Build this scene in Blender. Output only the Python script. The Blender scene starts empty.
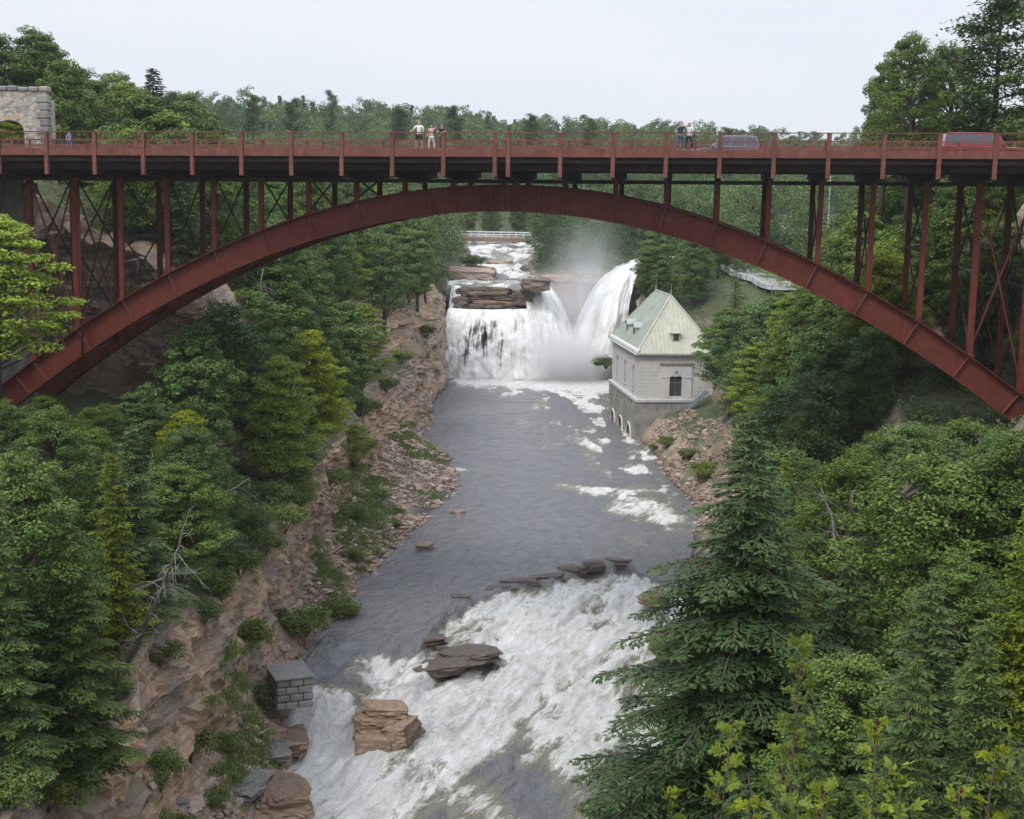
import bpy, math, random
import numpy as np
from mathutils import Matrix, Vector
from mathutils.bvhtree import BVHTree
R = math.radians
sc = bpy.context.scene
COL = sc.collection
rng = np.random.default_rng(7)
random.seed(7)

# ------------------------------------------------------------------ camera, sky, sun
FPX, CZ = 1460.0, 34.0
PITCH, ROLL = math.atan(224.5/FPX), R(1.1)
F = np.array([0, math.cos(PITCH), -math.sin(PITCH)])
RX = np.array([1.0, 0, 0]); UP = np.cross(RX, F)
RR = RX*math.cos(ROLL)+UP*math.sin(ROLL)
UR = -RX*math.sin(ROLL)+UP*math.cos(ROLL)
cam = bpy.data.cameras.new('camera'); camo = bpy.data.objects.new('camera', cam); COL.objects.link(camo)
cam.sensor_width = 36; cam.lens = 36*FPX/1024; cam.clip_start = .2; cam.clip_end = 6000
camo.matrix_world = Matrix(((RR[0], UR[0], -F[0], 0), (RR[1], UR[1], -F[1], 0), (RR[2], UR[2], -F[2], CZ), (0, 0, 0, 1)))
sc.camera = camo

SUN_EL, SUN_AZ = R(52), R(215)      # overcast: a weak, very soft sun behind the camera's left
w = bpy.data.worlds.new("World"); sc.world = w; w.use_nodes = True
nt = w.node_tree; bg = nt.nodes['Background']
sky = nt.nodes.new('ShaderNodeTexSky'); sky.sky_type = 'NISHITA'; sky.sun_disc = False
sky.sun_elevation = SUN_EL; sky.sun_rotation = SUN_AZ
tc = nt.nodes.new('ShaderNodeTexCoord'); mp = nt.nodes.new('ShaderNodeMapping'); mp.inputs['Scale'].default_value = (1, 1, 5)
nz = nt.nodes.new('ShaderNodeTexNoise'); nz.inputs['Scale'].default_value = 1.6; nz.inputs['Detail'].default_value = 5
cr = nt.nodes.new('ShaderNodeValToRGB')
cr.color_ramp.elements[0].position = .3; cr.color_ramp.elements[0].color = (.655, .70, .80, 1)
cr.color_ramp.elements[1].position = .7; cr.color_ramp.elements[1].color = (.78, .80, .87, 1)
sc_ = nt.nodes.new('ShaderNodeVectorMath'); sc_.operation = 'SCALE'; sc_.inputs[3].default_value = 9.3
mx = nt.nodes.new('ShaderNodeMix'); mx.data_type = 'RGBA'; mx.inputs[0].default_value = .92
L = nt.links.new
L(tc.outputs['Generated'], mp.inputs[0]); L(mp.outputs[0], nz.inputs[0]); L(nz.outputs[0], cr.inputs[0])
# an overcast sky is about two to three times brighter overhead than at the horizon
sx = nt.nodes.new('ShaderNodeSeparateXYZ'); L(tc.outputs['Generated'], sx.inputs[0])
mr = nt.nodes.new('ShaderNodeMapRange'); mr.inputs[1].default_value = .12; mr.inputs[2].default_value = .85; mr.inputs[3].default_value = 8.9; mr.inputs[4].default_value = 20.0
L(sx.outputs[2], mr.inputs[0]); L(mr.outputs[0], sc_.inputs[3])
L(cr.outputs[0], sc_.inputs[0]); L(sky.outputs[0], mx.inputs[6]); L(sc_.outputs[0], mx.inputs[7]); L(mx.outputs[2], bg.inputs[0])
bg.inputs[1].default_value = 0.1
sun = bpy.data.lights.new('sun', 'SUN'); sun.energy = 1.5; sun.angle = R(14); sun.color = (1, .97, .92)
suno = bpy.data.objects.new('sun', sun); COL.objects.link(suno)
sd = Vector((math.sin(SUN_AZ)*math.cos(SUN_EL), math.cos(SUN_AZ)*math.cos(SUN_EL), math.sin(SUN_EL)))
suno.rotation_euler = sd.to_track_quat('Z', 'Y').to_euler(); suno.location = (0, 0, 150)
sc.view_settings.view_transform = 'Standard'; sc.view_settings.look = 'None'
sc.view_settings.exposure = 0.38; sc.view_settings.gamma = 1; sc.view_settings.use_curve_mapping = False
sc.cycles.max_bounces = 5; sc.cycles.diffuse_bounces = 3; sc.cycles.glossy_bounces = 2
sc.cycles.transparent_max_bounces = 8; sc.cycles.volume_bounces = 2; sc.cycles.transmission_bounces = 2
sc.cycles.caustics_reflective = False; sc.cycles.caustics_refractive = False
sc.cycles.volume_step_rate = 2.0; sc.cycles.volume_max_steps = 64

# ------------------------------------------------------------------ helpers
def ray(x, y): return F+RR*(x-512)/FPX-UR*(y-409.5)/FPX
def onz(x, y, z): d = ray(x, y); return np.array([0, 0, CZ])+d*(z-CZ)/d[2]
def onY(x, y, Y): d = ray(x, y); return np.array([0, 0, CZ])+d*Y/d[1]

def tag(o, label=None, cat=None, group=None, kind=None):
    if label: o['label'] = label
    if cat: o['category'] = cat
    if group: o['group'] = group
    if kind: o['kind'] = kind
    return o
def empty(name, loc=(0, 0, 0), rz=0, **k):
    o = bpy.data.objects.new(name, None); COL.objects.link(o); o.location = loc; o.rotation_euler = (0, 0, rz)
    return tag(o, **k)
def link(name, me, parent=None, **k):
    o = bpy.data.objects.new(name, me); COL.objects.link(o)
    if parent is not None: o.parent = parent
    return tag(o, **k)
def copy_tree(o, parent=None):
    c = o.copy(); COL.objects.link(c)
    if parent is not None: c.parent = parent
    for ch in list(o.children): copy_tree(ch, c)
    return c
class MB:
    """collects polygons as numpy arrays"""
    def __init__(s): s.v = []; s.f = []; s.n = 0; s.a = []
    def add(s, v, faces, a=0.0):
        v = np.asarray(v, float).reshape(-1, 3)
        for f in faces: s.f.append(np.asarray(f)+s.n)
        s.v.append(v); s.n += len(v); s.a.append(np.full(len(v), a) if np.isscalar(a) else a)
        return s
    def box(s, x0, x1, y0, y1, z0, z1, a=0.0):
        v = [(x, y, z) for x in (x0, x1) for y in (y0, y1) for z in (z0, z1)]
        return s.add(v, [(0, 1, 3, 2), (4, 6, 7, 5), (0, 4, 5, 1), (2, 3, 7, 6), (0, 2, 6, 4), (1, 5, 7, 3)], a)
    def bar(s, p, q, wd, ht, up=(0, 0, 1)):
        """rectangular bar from p to q, wd across, ht along up"""
        p = np.array(p, float); q = np.array(q, float); d = q-p; d /= np.linalg.norm(d)
        up = np.array(up, float)
        if abs(d@up) > .98: up = np.array([0, 1., 0])
        r = np.cross(d, up); r /= np.linalg.norm(r); u = np.cross(r, d)
        v = [e+r*a*wd/2+u*b*ht/2 for e in (p, q) for a, b in ((-1, -1), (1, -1), (1, 1), (-1, 1))]
        return s.add(v, [(0, 1, 2, 3), (7, 6, 5, 4), (0, 4, 5, 1), (1, 5, 6, 2), (2, 6, 7, 3), (3, 7, 4, 0)])
    def tube(s, pts, rad, n=6, cap=True):
        pts = np.asarray(pts, float); rad = np.broadcast_to(rad, (len(pts),))
        t = np.gradient(pts, axis=0); t /= np.linalg.norm(t, axis=1)[:, None]+1e-9
        ref = np.array([0, 0, 1.]) if abs(t[0][2]) < .9 else np.array([1., 0, 0])
        a = np.cross(t, ref); a /= np.linalg.norm(a, axis=1)[:, None]+1e-9; b = np.cross(t, a)
        th = np.arange(n)*2*np.pi/n
        v = pts[:, None]+rad[:, None, None]*(a[:, None]*np.cos(th)[None, :, None]+b[:, None]*np.sin(th)[None, :, None])
        fs = []
        for i in range(len(pts)-1):
            for j in range(n):
                k = (j+1) % n; fs.append((i*n+j, i*n+k, (i+1)*n+k, (i+1)*n+j))
        if cap: fs += [tuple(range(n))[::-1], tuple((len(pts)-1)*n+j for j in range(n))]
        return s.add(v.reshape(-1, 3), fs)
    def prism(s, poly, y0, y1, axis='y'):
        """poly = list of (x,z); extruded along y (or (y,z) along x)"""
        n = len(poly)
        if axis == 'y': v = [(a, y0, b) for a, b in poly]+[(a, y1, b) for a, b in poly]
        elif axis == 'x': v = [(y0, a, b) for a, b in poly]+[(y1, a, b) for a, b in poly]
        else: v = [(a, b, y0) for a, b in poly]+[(a, b, y1) for a, b in poly]
        return s.add(v, [tuple(range(n)), tuple(range(2*n-1, n-1, -1))]+[(i, i+n, (i+1) % n+n, (i+1) % n) for i in range(n)])
    def mesh(s, name, mat, smooth=False):
        me = bpy.data.meshes.new(name)
        V = np.concatenate(s.v)
        me.from_pydata(V.tolist(), [], [f.tolist() for f in s.f])
        if smooth: me.polygons.foreach_set('use_smooth', np.ones(len(me.polygons), bool))
        me.materials.append(mat); me.update()
        return me
    def build(s, name, mat, parent=None, smooth=False, bevel=0, **k):
        o = link(name, s.mesh(name, mat, smooth), parent, **k)
        if bevel:
            m = o.modifiers.new('bevel', 'BEVEL'); m.width = bevel; m.segments = 2; m.limit_method = 'ANGLE'
        return o
def raw_mesh(name, V, Q, mat, smooth=False, attrs=None):
    """quads (or tris) as an (n,k) array, fast"""
    V = np.ascontiguousarray(V, dtype=np.float32); Q = np.ascontiguousarray(Q, dtype=np.int32); k = Q.shape[1]
    me = bpy.data.meshes.new(name)
    me.vertices.add(len(V)); me.vertices.foreach_set('co', V.ravel())
    me.loops.add(Q.size); me.loops.foreach_set('vertex_index', Q.ravel())
    me.polygons.add(len(Q)); me.polygons.foreach_set('loop_start', np.arange(0, Q.size, k, dtype=np.int32))
    try: me.polygons.foreach_set('loop_total', np.full(len(Q), k, dtype=np.int32))
    except Exception: pass
    me.update(calc_edges=True)
    me.polygons.foreach_set('use_smooth', np.full(len(Q), smooth, dtype=bool))
    for n_, a in (attrs or {}).items():
        at_ = me.attributes.new(n_, 'FLOAT', 'POINT'); at_.data.foreach_set('value', np.ascontiguousarray(a, dtype=np.float32))
    me.materials.append(mat); me.update()
    return me
def gridq(nr, nc):
    i = np.arange(nr-1)[:, None]*nc+np.arange(nc-1)[None]
    return np.stack([i, i+1, i+nc+1, i+nc], -1).reshape(-1, 4)
def h3(i, j, k, seed=0):
    n = (i.astype(np.int64)*374761393+j.astype(np.int64)*668265263+k.astype(np.int64)*2147483647+seed*1274126177) & 0xffffffff
    n = ((n ^ (n >> 13))*1274126177) & 0xffffffff; n = ((n ^ (n >> 16))*2246822519) & 0xffffffff; n = n ^ (n >> 15)
    return (n & 0xffffff)/float(0xffffff)
def vn(x, y, z=0, seed=0):
    x, y, z = np.broadcast_arrays(np.asarray(x, float), y, z)
    xi, yi, zi = np.floor(x), np.floor(y), np.floor(z); fx, fy, fz = x-xi, y-yi, z-zi
    fx, fy, fz = [t*t*(3-2*t) for t in (fx, fy, fz)]; r = 0
    for a in (0, 1):
        for b in (0, 1):
            for c in (0, 1):
                r = r+h3(xi+a, yi+b, zi+c, seed)*(fx if a else 1-fx)*(fy if b else 1-fy)*(fz if c else 1-fz)
    return r
def fbm(x, y, z=0, o=4, seed=0):
    r = 0; a = .5; t = 0
    for i in range(o):
        f = 2.03**i; r = r+a*vn(np.asarray(x)*f+i*7.3, np.asarray(y)*f, np.asarray(z)*f, seed+i); t += a; a *= .5
    return r/t
def sm(a, b, x): t = np.clip((x-a)/(b-a), 0, 1); return t*t*(3-2*t)

class NT:
    def __init__(s, name):
        s.m = bpy.data.materials.new(name); s.m.use_nodes = True; s.t = s.m.node_tree; s.t.nodes.clear()
        s.out = s.t.nodes.new('ShaderNodeOutputMaterial')
    def n(s, typ, ins=None, **props):
        nd = s.t.nodes.new('ShaderNode'+typ)
        for k, v in props.items(): setattr(nd, k, v)
        for k, v in (ins or {}).items():
            sock = nd.inputs[k]
            if isinstance(v, bpy.types.NodeSocket): s.t.links.new(v, sock)
            else: sock.default_value = v
        return nd
    def coord(s, kind='Object', scale=(1, 1, 1), rot=(0, 0, 0)):
        c = s.n('TexCoord'); o = c.outputs[kind]
        if any(rot): o = s.n('Mapping', {0: o, 'Rotation': rot}).outputs[0]
        return s.n('Mapping', {0: o, 'Scale': scale}).outputs[0]
    def noise(s, vec, scale, detail=4, rough=.6, dist=0):
        return s.n('TexNoise', {'Vector': vec, 'Scale': scale, 'Detail': detail, 'Roughness': rough, 'Distortion': dist}).outputs['Fac']
    def ramp(s, fac, stops, interp='LINEAR'):
        r = s.n('ValToRGB', {0: fac}); e = r.color_ramp; e.interpolation = interp
        while len(e.elements) < len(stops): e.elements.new(.5)
        for el, (p, c) in zip(e.elements, stops):
            el.position = p; el.color = (c, c, c, 1) if isinstance(c, (int, float)) else (*c, 1)
        return r.outputs[0]
    def mix(s, f, a, b, mode='MIX'):
        m = s.n('Mix', data_type='RGBA', blend_type=mode)
        for k, v in ((0, f), (6, a), (7, b)):
            if isinstance(v, bpy.types.NodeSocket): s.t.links.new(v, m.inputs[k])
            else: m.inputs[k].default_value = v if k == 0 else ((*v, 1) if len(v) == 3 else v)
        return m.outputs[2]
    def math(s, op, a, b=0.0, c=0.0, clamp=False):
        m = s.n('Math', {0: a, 1: b, 2: c}, operation=op); m.use_clamp = clamp; return m.outputs[0]
    def bump(s, h, strength=.5, dist=.1, normal=None):
        i = {'Height': h, 'Strength': strength, 'Distance': dist}
        if normal: i['Normal'] = normal
        return s.n('Bump', i).outputs[0]
    def done(s, col, rough=.7, normal=None, metal=0, **extra):
        ins = {'Base Color': col if isinstance(col, bpy.types.NodeSocket) else (*col, 1), 'Roughness': rough, 'Metallic': metal}
        if normal: ins['Normal'] = normal
        ins.update(extra)
        p = s.n('BsdfPrincipled', ins); s.t.links.new(p.outputs[0], s.out.inputs[0]); return s.m
def simple(name, col, rough=.6, metal=0, var=.25, scale=3, bump=0, **e):
    t = NT(name); c = t.coord(); n = t.noise(c, scale, 5)
    lo = tuple(x*(1-var) for x in col); hi = tuple(min(1, x*(1+var)) for x in col)
    return t.done(t.ramp(n, [(.3, lo), (.7, hi)]), rough, t.bump(n, bump, .05) if bump else None, metal, **e)

# ------------------------------------------------------------------ materials
def mat_leaf(name, a, b, trans=.25, seed_var=.24):
    t = NT(name)
    at_ = t.n('Attribute', attribute_name='tint').outputs['Fac']
    oi = t.n('ObjectInfo').outputs['Random']
    c = t.ramp(at_, [(0, a), (1, b)])
    hs = t.n('HueSaturation', {'Hue': t.math('MULTIPLY_ADD', oi, .034, .464), 'Saturation': t.math('MULTIPLY_ADD', oi, -.18, 1.08),
             'Value': t.math('MULTIPLY_ADD', t.math('FRACT', t.math('MULTIPLY', oi, 7.31)), seed_var*2, 1-seed_var), 'Color': c}).outputs[0]
    d = t.n('BsdfPrincipled', {'Base Color': hs, 'Roughness': .6, 'Specular IOR Level': .12})
    tr = t.n('BsdfTranslucent', {'Color': hs})
    m = t.n('MixShader', {0: trans, 1: d.outputs[0], 2: tr.outputs[0]})
    t.t.links.new(m.outputs[0], t.out.inputs[0]); return t.m
M = {}
M['leaf'] = mat_leaf('leaf', (.050, .098, .024), (.150, .258, .060))
M['leaf_bright'] = mat_leaf('leaf_bright', (.13, .21, .025), (.29, .40, .06), .35)
M['needle'] = mat_leaf('needle', (.032, .068, .022), (.100, .165, .045), .15)
M['needle_dark'] = mat_leaf('needle_dark', (.018, .040, .018), (.045, .080, .032), .1)
M['cedar'] = mat_leaf('cedar', (.075, .14, .02), (.19, .28, .045), .25)
M['shrub'] = mat_leaf('shrub', (.06, .105, .028), (.16, .235, .06), .25)
M['leaf_far'] = mat_leaf('leaf_far', (.055, .105, .028), (.17, .27, .065), .2)
M['redleaf'] = mat_leaf('redleaf', (.07, .028, .018), (.12, .05, .025), .1)
M['bark'] = simple('bark', (.085, .065, .05), .9, var=.4, scale=9, bump=.6)
M['deadwood'] = simple('deadwood', (.19, .17, .15), .85, var=.35, scale=6, bump=.4)

def mat_ground():
    t = NT('ground'); c = t.coord(); N = t.n('NewGeometry').outputs['Normal']
    nz_ = t.n('SeparateXYZ', {0: N}).outputs[2]
    strata = t.noise(t.coord(scale=(.25, .25, 2.2)), 1.0, 8, .65, .6)
    fine = t.noise(c, 5.0, 6, .7)
    big = t.noise(c, .22, 4)
    rock = t.ramp(strata, [(.30, (.13, .09, .065)), (.42, (.32, .22, .145)), (.50, (.47, .36, .25)), (.56, (.38, .22, .12)), (.68, (.55, .45, .33))])
    rock = t.mix(t.ramp(big, [(.45, 0.0), (.62, .7)]), rock, (.22, .20, .185))
    vor = t.n('TexVoronoi', {'Vector': t.coord(scale=(.5, .5, 2.8), rot=(.10, .06, 0)), 'Scale': 1.0, 'Randomness': 1.0}, feature='DISTANCE_TO_EDGE').outputs[0]
    crack = t.ramp(vor, [(0, .70), (.03, 1.0)])
    rock = t.mix(1.0, rock, crack, 'MULTIPLY')
    moss = t.ramp(t.noise(c, .7, 5, .65), [(.60, 0.0), (.68, .7)])
    rock = t.mix(moss, rock, (.05, .06, .025))
    soil = t.ramp(fine, [(.3, (.035, .03, .018)), (.5, (.06, .07, .025)), (.7, (.06, .10, .025))])
    v2 = t.n('TexVoronoi', {'Vector': c, 'Scale': 2.6}); sel = v2.outputs['Color']
    gv = t.ramp(t.n('SeparateColor', {0: sel}).outputs[0], [(0, (.23, .16, .12)), (.35, (.38, .28, .21)), (.7, (.48, .39, .31)), (1, (.33, .28, .24))])
    gv = t.mix(1.0, gv, t.ramp(t.n('TexVoronoi', {'Vector': c, 'Scale': 2.6}, feature='DISTANCE_TO_EDGE').outputs[0], [(0, .3), (.12, 1.0)]), 'MULTIPLY')
    grassn = t.noise(c, .30, 4)
    bankc = t.mix(t.ramp(grassn, [(.50, 0.0), (.56, .9)]), gv, t.ramp(fine, [(.3, (.03, .05, .012)), (.7, (.08, .12, .03))]))
    bank = t.n('Attribute', attribute_name='bank').outputs['Fac']
    flat = t.mix(bank, soil, bankc)
    wetb = t.n('Attribute', attribute_name='wet').outputs['Fac']
    k = t.ramp(nz_, [(.50, 1.0), (.78, 0.0)]); cl = t.n('Attribute', attribute_name='cliff').outputs['Fac']
    k = t.math('MAXIMUM', k, t.math('MULTIPLY', cl, t.ramp(nz_, [(.86, 1.0), (.99, .55)])))
    col = t.mix(k, flat, rock)
    col = t.mix(wetb, col, (.05, .042, .04))
    h = t.math('ADD', t.math('MULTIPLY', strata, 1.2), t.math('MULTIPLY', fine, .35)); h = t.math('ADD', h, t.math('MULTIPLY', crack, .5))
    return t.done(col, .85, t.bump(h, .9, .25))
M['ground'] = mat_ground()
def mat_rock(name, cols, wet=0.0):
    t = NT(name); c = t.coord(scale=(1, 1, 2.6)); n = t.noise(c, 1.9, 9, .75, .5); f = t.noise(t.coord(), 7, 5)
    oi = t.n('ObjectInfo').outputs['Random']
    isl = t.n('NewGeometry').outputs['Random Per Island']
    col = t.ramp(t.math('ADD', t.math('MULTIPLY', n, .7), t.math('MULTIPLY', isl, .3)), [(.25, cols[0]), (.5, cols[1]), (.72, cols[2])])
    return t.done(col, .8-wet*.5, t.bump(t.math('ADD', n, t.math('MULTIPLY', f, .4)), .8, .15))
M['stones'] = mat_rock('stones', [(.15, .105, .08), (.34, .25, .19), (.50, .41, .33)])
M['rock_tan'] = mat_rock('rock_tan', [(.085, .055, .04), (.29, .20, .135), (.50, .38, .27)])
M['rock_dark'] = mat_rock('rock_dark', [(.05, .04, .036), (.13, .10, .08), (.24, .17, .13)], .4)
M['block_gray'] = mat_rock('block_gray', [(.12, .12, .115), (.24, .235, .22), (.36, .345, .32)])

def mat_water():
    t = NT('water'); c = t.coord()
    foam = t.n('Attribute', attribute_name='foam').outputs['Fac']
    w1 = t.noise(t.coord(scale=(1, .45, 1), rot=(0, 0, .3)), 1.1, 6, .62, .8)
    w2 = t.noise(t.coord(scale=(1, .5, 1)), 4.5, 4, .6, .5)
    # foam breaks up in stretched lacy streaks along the flow
    lace = t.noise(t.coord(scale=(1.35, .30, 1.3), rot=(0, 0, .39)), 1.2, 11, .72, 1.1)
    fine = t.noise(c, 5.5, 6, .75, .6)
    v = t.math('ADD', t.math('MULTIPLY', lace, .78), t.math('MULTIPLY', fine, .28))
    thr = t.math('SUBTRACT', 1.02, t.math('MULTIPLY', foam, .82))
    k = t.n('MapRange', {0: v, 1: t.math('SUBTRACT', thr, .07), 2: t.math('ADD', thr, .13), 3: 0.0, 4: 1.0}).outputs[0]
    k = t.math('MULTIPLY', k, t.ramp(foam, [(0.02, 0.0), (.12, 1.0)]), clamp=True)
    tea = t.ramp(foam, [(.3, (.145, .148, .160)), (.55, (.20, .19, .14)), (.8, (.20, .185, .12))])
    foamc = t.ramp(v, [(.38, (.40, .39, .32)), (.50, (.62, .62, .60)), (.64, (.80, .80, .80))])
    col = t.mix(k, tea, foamc)
    rough = t.ramp(k, [(0, .10), (.6, .8)])
    h = t.math('ADD', w1, t.math('MULTIPLY', w2, .28))
    h = t.math('ADD', t.math('MULTIPLY', h, t.math('SUBTRACT', 1.0, t.math('MULTIPLY', k, .8))), t.math('MULTIPLY', t.math('MULTIPLY', v, k), .8))
    p = {'IOR': 1.33, 'Specular IOR Level': .5}
    return t.done(col, rough, t.bump(h, .9, .6), 0, **p)
M['water'] = mat_water()
def mat_falls(name, gaps):
    t = NT(name); c = t.coord('UV')
    st = t.noise(t.n('Mapping', {0: t.n('TexCoord').outputs['UV'], 'Scale': (26, 2.2, 1)}).outputs[0], 1.0, 7, .65, .35)
    hi = t.noise(t.n('Mapping', {0: t.n('TexCoord').outputs['UV'], 'Scale': (9, 5, 1)}).outputs[0], 1.0, 8, .7, .5)
    v = t.math('ADD', t.math('MULTIPLY', st, .6), t.math('MULTIPLY', hi, .4))
    col = t.ramp(v, [(.36, (.44, .43, .39)), (.46, (.64, .63, .61)), (.58, (.80, .80, .80))])
    p = t.n('BsdfPrincipled', {'Base Color': col, 'Roughness': .8, 'Normal': t.bump(v, .7, .35)})
    tr = t.n('BsdfTransparent')
    g = t.n('Attribute', attribute_name='gap').outputs['Fac']
    al = t.n('MapRange', {0: t.math('SUBTRACT', v, t.math('MULTIPLY', g, .5)), 1: .20, 2: .30}).outputs[0]
    m = t.n('MixShader', {0: al, 1: tr.outputs[0], 2: p.outputs[0]})
    t.t.links.new(m.outputs[0], t.out.inputs[0]); return t.m
M['falls'] = mat_falls('falls', True)
def mat_steel(name, col, rough=.55):
    t = NT(name); c = t.coord(); n = t.noise(c, 1.3, 8, .7); s = t.noise(t.coord(scale=(2.5, 2.5, .35)), 1.2, 6, .7)
    cc = t.ramp(t.math('ADD', t.math('MULTIPLY', n, .5), t.math('MULTIPLY', s, .5)),
        [(.33, tuple(x*.6 for x in col)), (.5, col), (.66, (col[0]*1.35, col[1]*1.55, col[2]*1.5))])
    rust = t.ramp(t.noise(c, 3.5, 8, .75), [(.60, 0.0), (.70, .55)])
    return t.done(t.mix(rust, cc, (.10, .045, .03)), rough, t.bump(n, .15, .02), 0, **{'Specular IOR Level': .18})
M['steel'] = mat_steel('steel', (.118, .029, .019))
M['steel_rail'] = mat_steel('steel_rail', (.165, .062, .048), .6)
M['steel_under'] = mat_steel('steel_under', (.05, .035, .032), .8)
M['concrete'] = simple('concrete', (.26, .25, .235), .9, var=.35, scale=.9, bump=.2)
M['asphalt'] = simple('asphalt', (.05, .05, .052), .95)
M['white'] = simple('white', (.72, .72, .72), .5, var=.08)
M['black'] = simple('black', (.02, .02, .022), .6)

# ------------------------------------------------------------------ ground
# each row: Y, then left then right bank: waterline x, then (x,z) of foot, top, foot2, top2, foot3, top3
ST = [
 (-60, -14, (-17,0, -18,11, -26,15, -29,26, -36,31, -45,34), -1, (0,5, 1,22, 3,23.5, 8,25, 18,28, 30,33)),
 (18, -14, (-17,0, -18,11, -26,15, -29,26, -36,31, -45,34), -1, (0,5, 1,22, 3,23.5, 8,25, 18,28, 30,33)),
 (30, -13, (-17,.3, -18,11, -27,16, -30,26, -37,31, -45,34), 1, (2,2, 4,12, 7,14, 12,19, 21,25, 33,31)),
 (50, -12.6, (-17,.6, -18,11.2, -28,17, -31,25, -37,30, -45,34), 3, (4.5,0, 7,5, 11,9, 15,15, 24,21, 34,29)),
 (70, -12.3, (-17.2,1.0, -18,10.5, -28,16, -32,22, -38,28, -46,34), 6, (7.5,-1, 9.5,3, 14,7, 18,13, 26,19, 36,29)),
 (88, -13, (-16.3,1.8, -17.3,9.2, -27,14, -30,16.0, -38,16.5, -41,31), 9.5, (11,-1, 13,2.5, 18,8, 22,15, 31,19.5, 38,30)),
 (98, -13.6, (-16.5,2.2, -17.3,9.2, -26.5,12.5, -28,16.2, -38.5,16.8, -41,33.5), 12, (13.5,-.5, 16,3.5, 21,9, 27,18.5, 37.5,20, 39.5,33.5)),
 (116, -12.2, (-16.6,2.4, -17.3,9, -25,12, -27,16.5, -38.5,17.5, -41,33.5), 14.5, (16.5,1, 19,4.5, 23,10, 30,19.5, 37.5,21, 40,33.5)),
 (118, -11.9, (-16.6,2.6, -17.3,9, -23,12, -25,25, -33,29, -40,33.5), 15.2, (17.5,1, 20,5, 24,10, 30,21, 35,26, 42,33)),
 (130, -11.3, (-16.5,2.6, -17,9, -21,12.5, -24,21, -32,28.5, -40,33), 16.5, (19,1.5, 22,5, 26,10, 31,20, 38,26, 45,32)),
 (146, -8.2, (-16.3,2.6, -17,8.6, -20,11.5, -23,19, -31,26, -40,32), 19, (22,2.5, 25,6, 28,10, 33,18, 40,25, 48,31)),
 (162, -5.7, (-16,2.6, -17,8.2, -19.5,11, -23,18.5, -30,25, -40,31), 19.2, (22,2.5, 25,6, 28,10, 33,18, 40,25, 48,31)),
 (179, -7.0, (-15.6,2.6, -16.8,8, -18.5,10, -22,18, -29,23.5, -40,30), 18.3, (21,3, 25,6, 29,9, 34,15, 42,22, 52,27)),
 (193, -11.6, (-14,2, -16,8, -18,10, -21,19, -28,23, -40,28), 17.5, (20,3, 27,6, 30,9, 34,14, 42,19, 52,24)),
 (219, -11.7, (-12.4,.6, -13.6,9, -15,11, -17,17, -25,21, -40,27), 16, (18,5, 27,8, 30,11, 34,15, 42,18, 55,22)),
 (235, -11.5, (-12.1,.6, -13.2,10, -14.5,12, -16.5,17, -25,21, -40,26), 16, (17.5,7, 20,13, 23,15, 28,17, 37,18.5, 55,20)),
 (262, -11.5, (-11.9,1, -12.9,12, -14,14, -16,17, -25,21, -40,25), 22, (22.5,8, 23.5,16, 26,18, 30,19, 38,19.5, 55,20)),
 (276, -10.5, (-11.5,15.5, -12.5,16.5, -16,17.5, -19,19, -28,22, -45,25), 24, (24.5,9, 25.2,17, 27,18.5, 30,19.5, 38,19.5, 55,20)),
 (283, -10.5, (-11.5,16.5, -13,17.2, -16,18, -20,20, -28,22, -45,25), 3.5, (4.5,17, 7,17.6, 12,18.5, 22,19, 38,19.5, 55,20)),
 (300, -8.5, (-10,18.4, -12,19.2, -16,20, -20,21, -28,22, -45,25), .9, (2.4,18.2, 5,19, 10,20, 20,20, 38,19.8, 55,20)),
 (330, -10, (-11.5,21.3, -13,22, -17,22.5, -22,23, -30,24, -45,26), 3.5, (5,21.5, 7,22.5, 12,22.5, 22,22, 38,21, 55,21)),
 (339, -10.5, (-12,22, -14,22.4, -17,22.5, -22,23, -30,24, -45,26), 3, (5,22, 7,22.5, 12,22.5, 22,22, 38,21, 55,21)),
 (348, -19, (-21,22.5, -22,22.8, -24,23, -27,23.2, -32,24, -46,26), -15, (-13,22.3, -10,22.6, 4,22.6, 22,22, 38,21, 55,21)),
 (400, -40, (-42,24, -43,24.5, -44,25, -45,26, -47,27, -52,29), -36, (-34,24, -20,24.2, 4,24.5, 24,25, 40,24, 60,24)),
 (401, -10, (-12,24, -14,24.5, -18,25, -24,26, -34,27, -50,29), 3.5, (6,24.5, 8,25, 13,25, 24,25, 40,24, 60,24)),
]
YS = np.array([s[0] for s in ST], float)
LX = np.array([[s[1]]+list(s[2][0::2]) for s in ST], float); LZ = np.array([list(s[2][1::2]) for s in ST], float)
RX_ = np.array([[s[3]]+list(s[4][0::2]) for s in ST], float); RZ_ = np.array([list(s[4][1::2]) for s in ST], float)
def bedz(x, y):
    lo = np.interp(y, [80, 108, 128], [-5.2, -4.6, -1.6])
    up = np.interp(y, [268, 285, 330, 400], [14.7, 15.7, 19.4, 22.4])
    led = np.where(y < 262.5, lo, np.where(y < 267.3, 11.0, up))
    k = (x < 3.2+.6*np.sin(y)) | (y > 279)
    return np.where(k, led, lo)
def watz(y): return np.interp(y, [85, 100, 118, 128, 262, 262.6, 267, 267.5, 285, 330, 400], [-3.5, -2.8, -.4, 0, 0, 11.6, 11.8, 15.3, 16.3, 20.2, 23])
def polyline(side, y):
    """per-row break points, x from river outwards, and z (arrays rows x 7)"""
    X, Z = (LX, LZ) if side < 0 else (RX_, RZ_)
    px = np.stack([np.interp(y, YS, X[:, i]) for i in range(7)], 1)
    pz = np.stack([watz(y)-.25]+[np.interp(y, YS, Z[:, i]) for i in range(6)], 1)
    return px, pz
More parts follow.
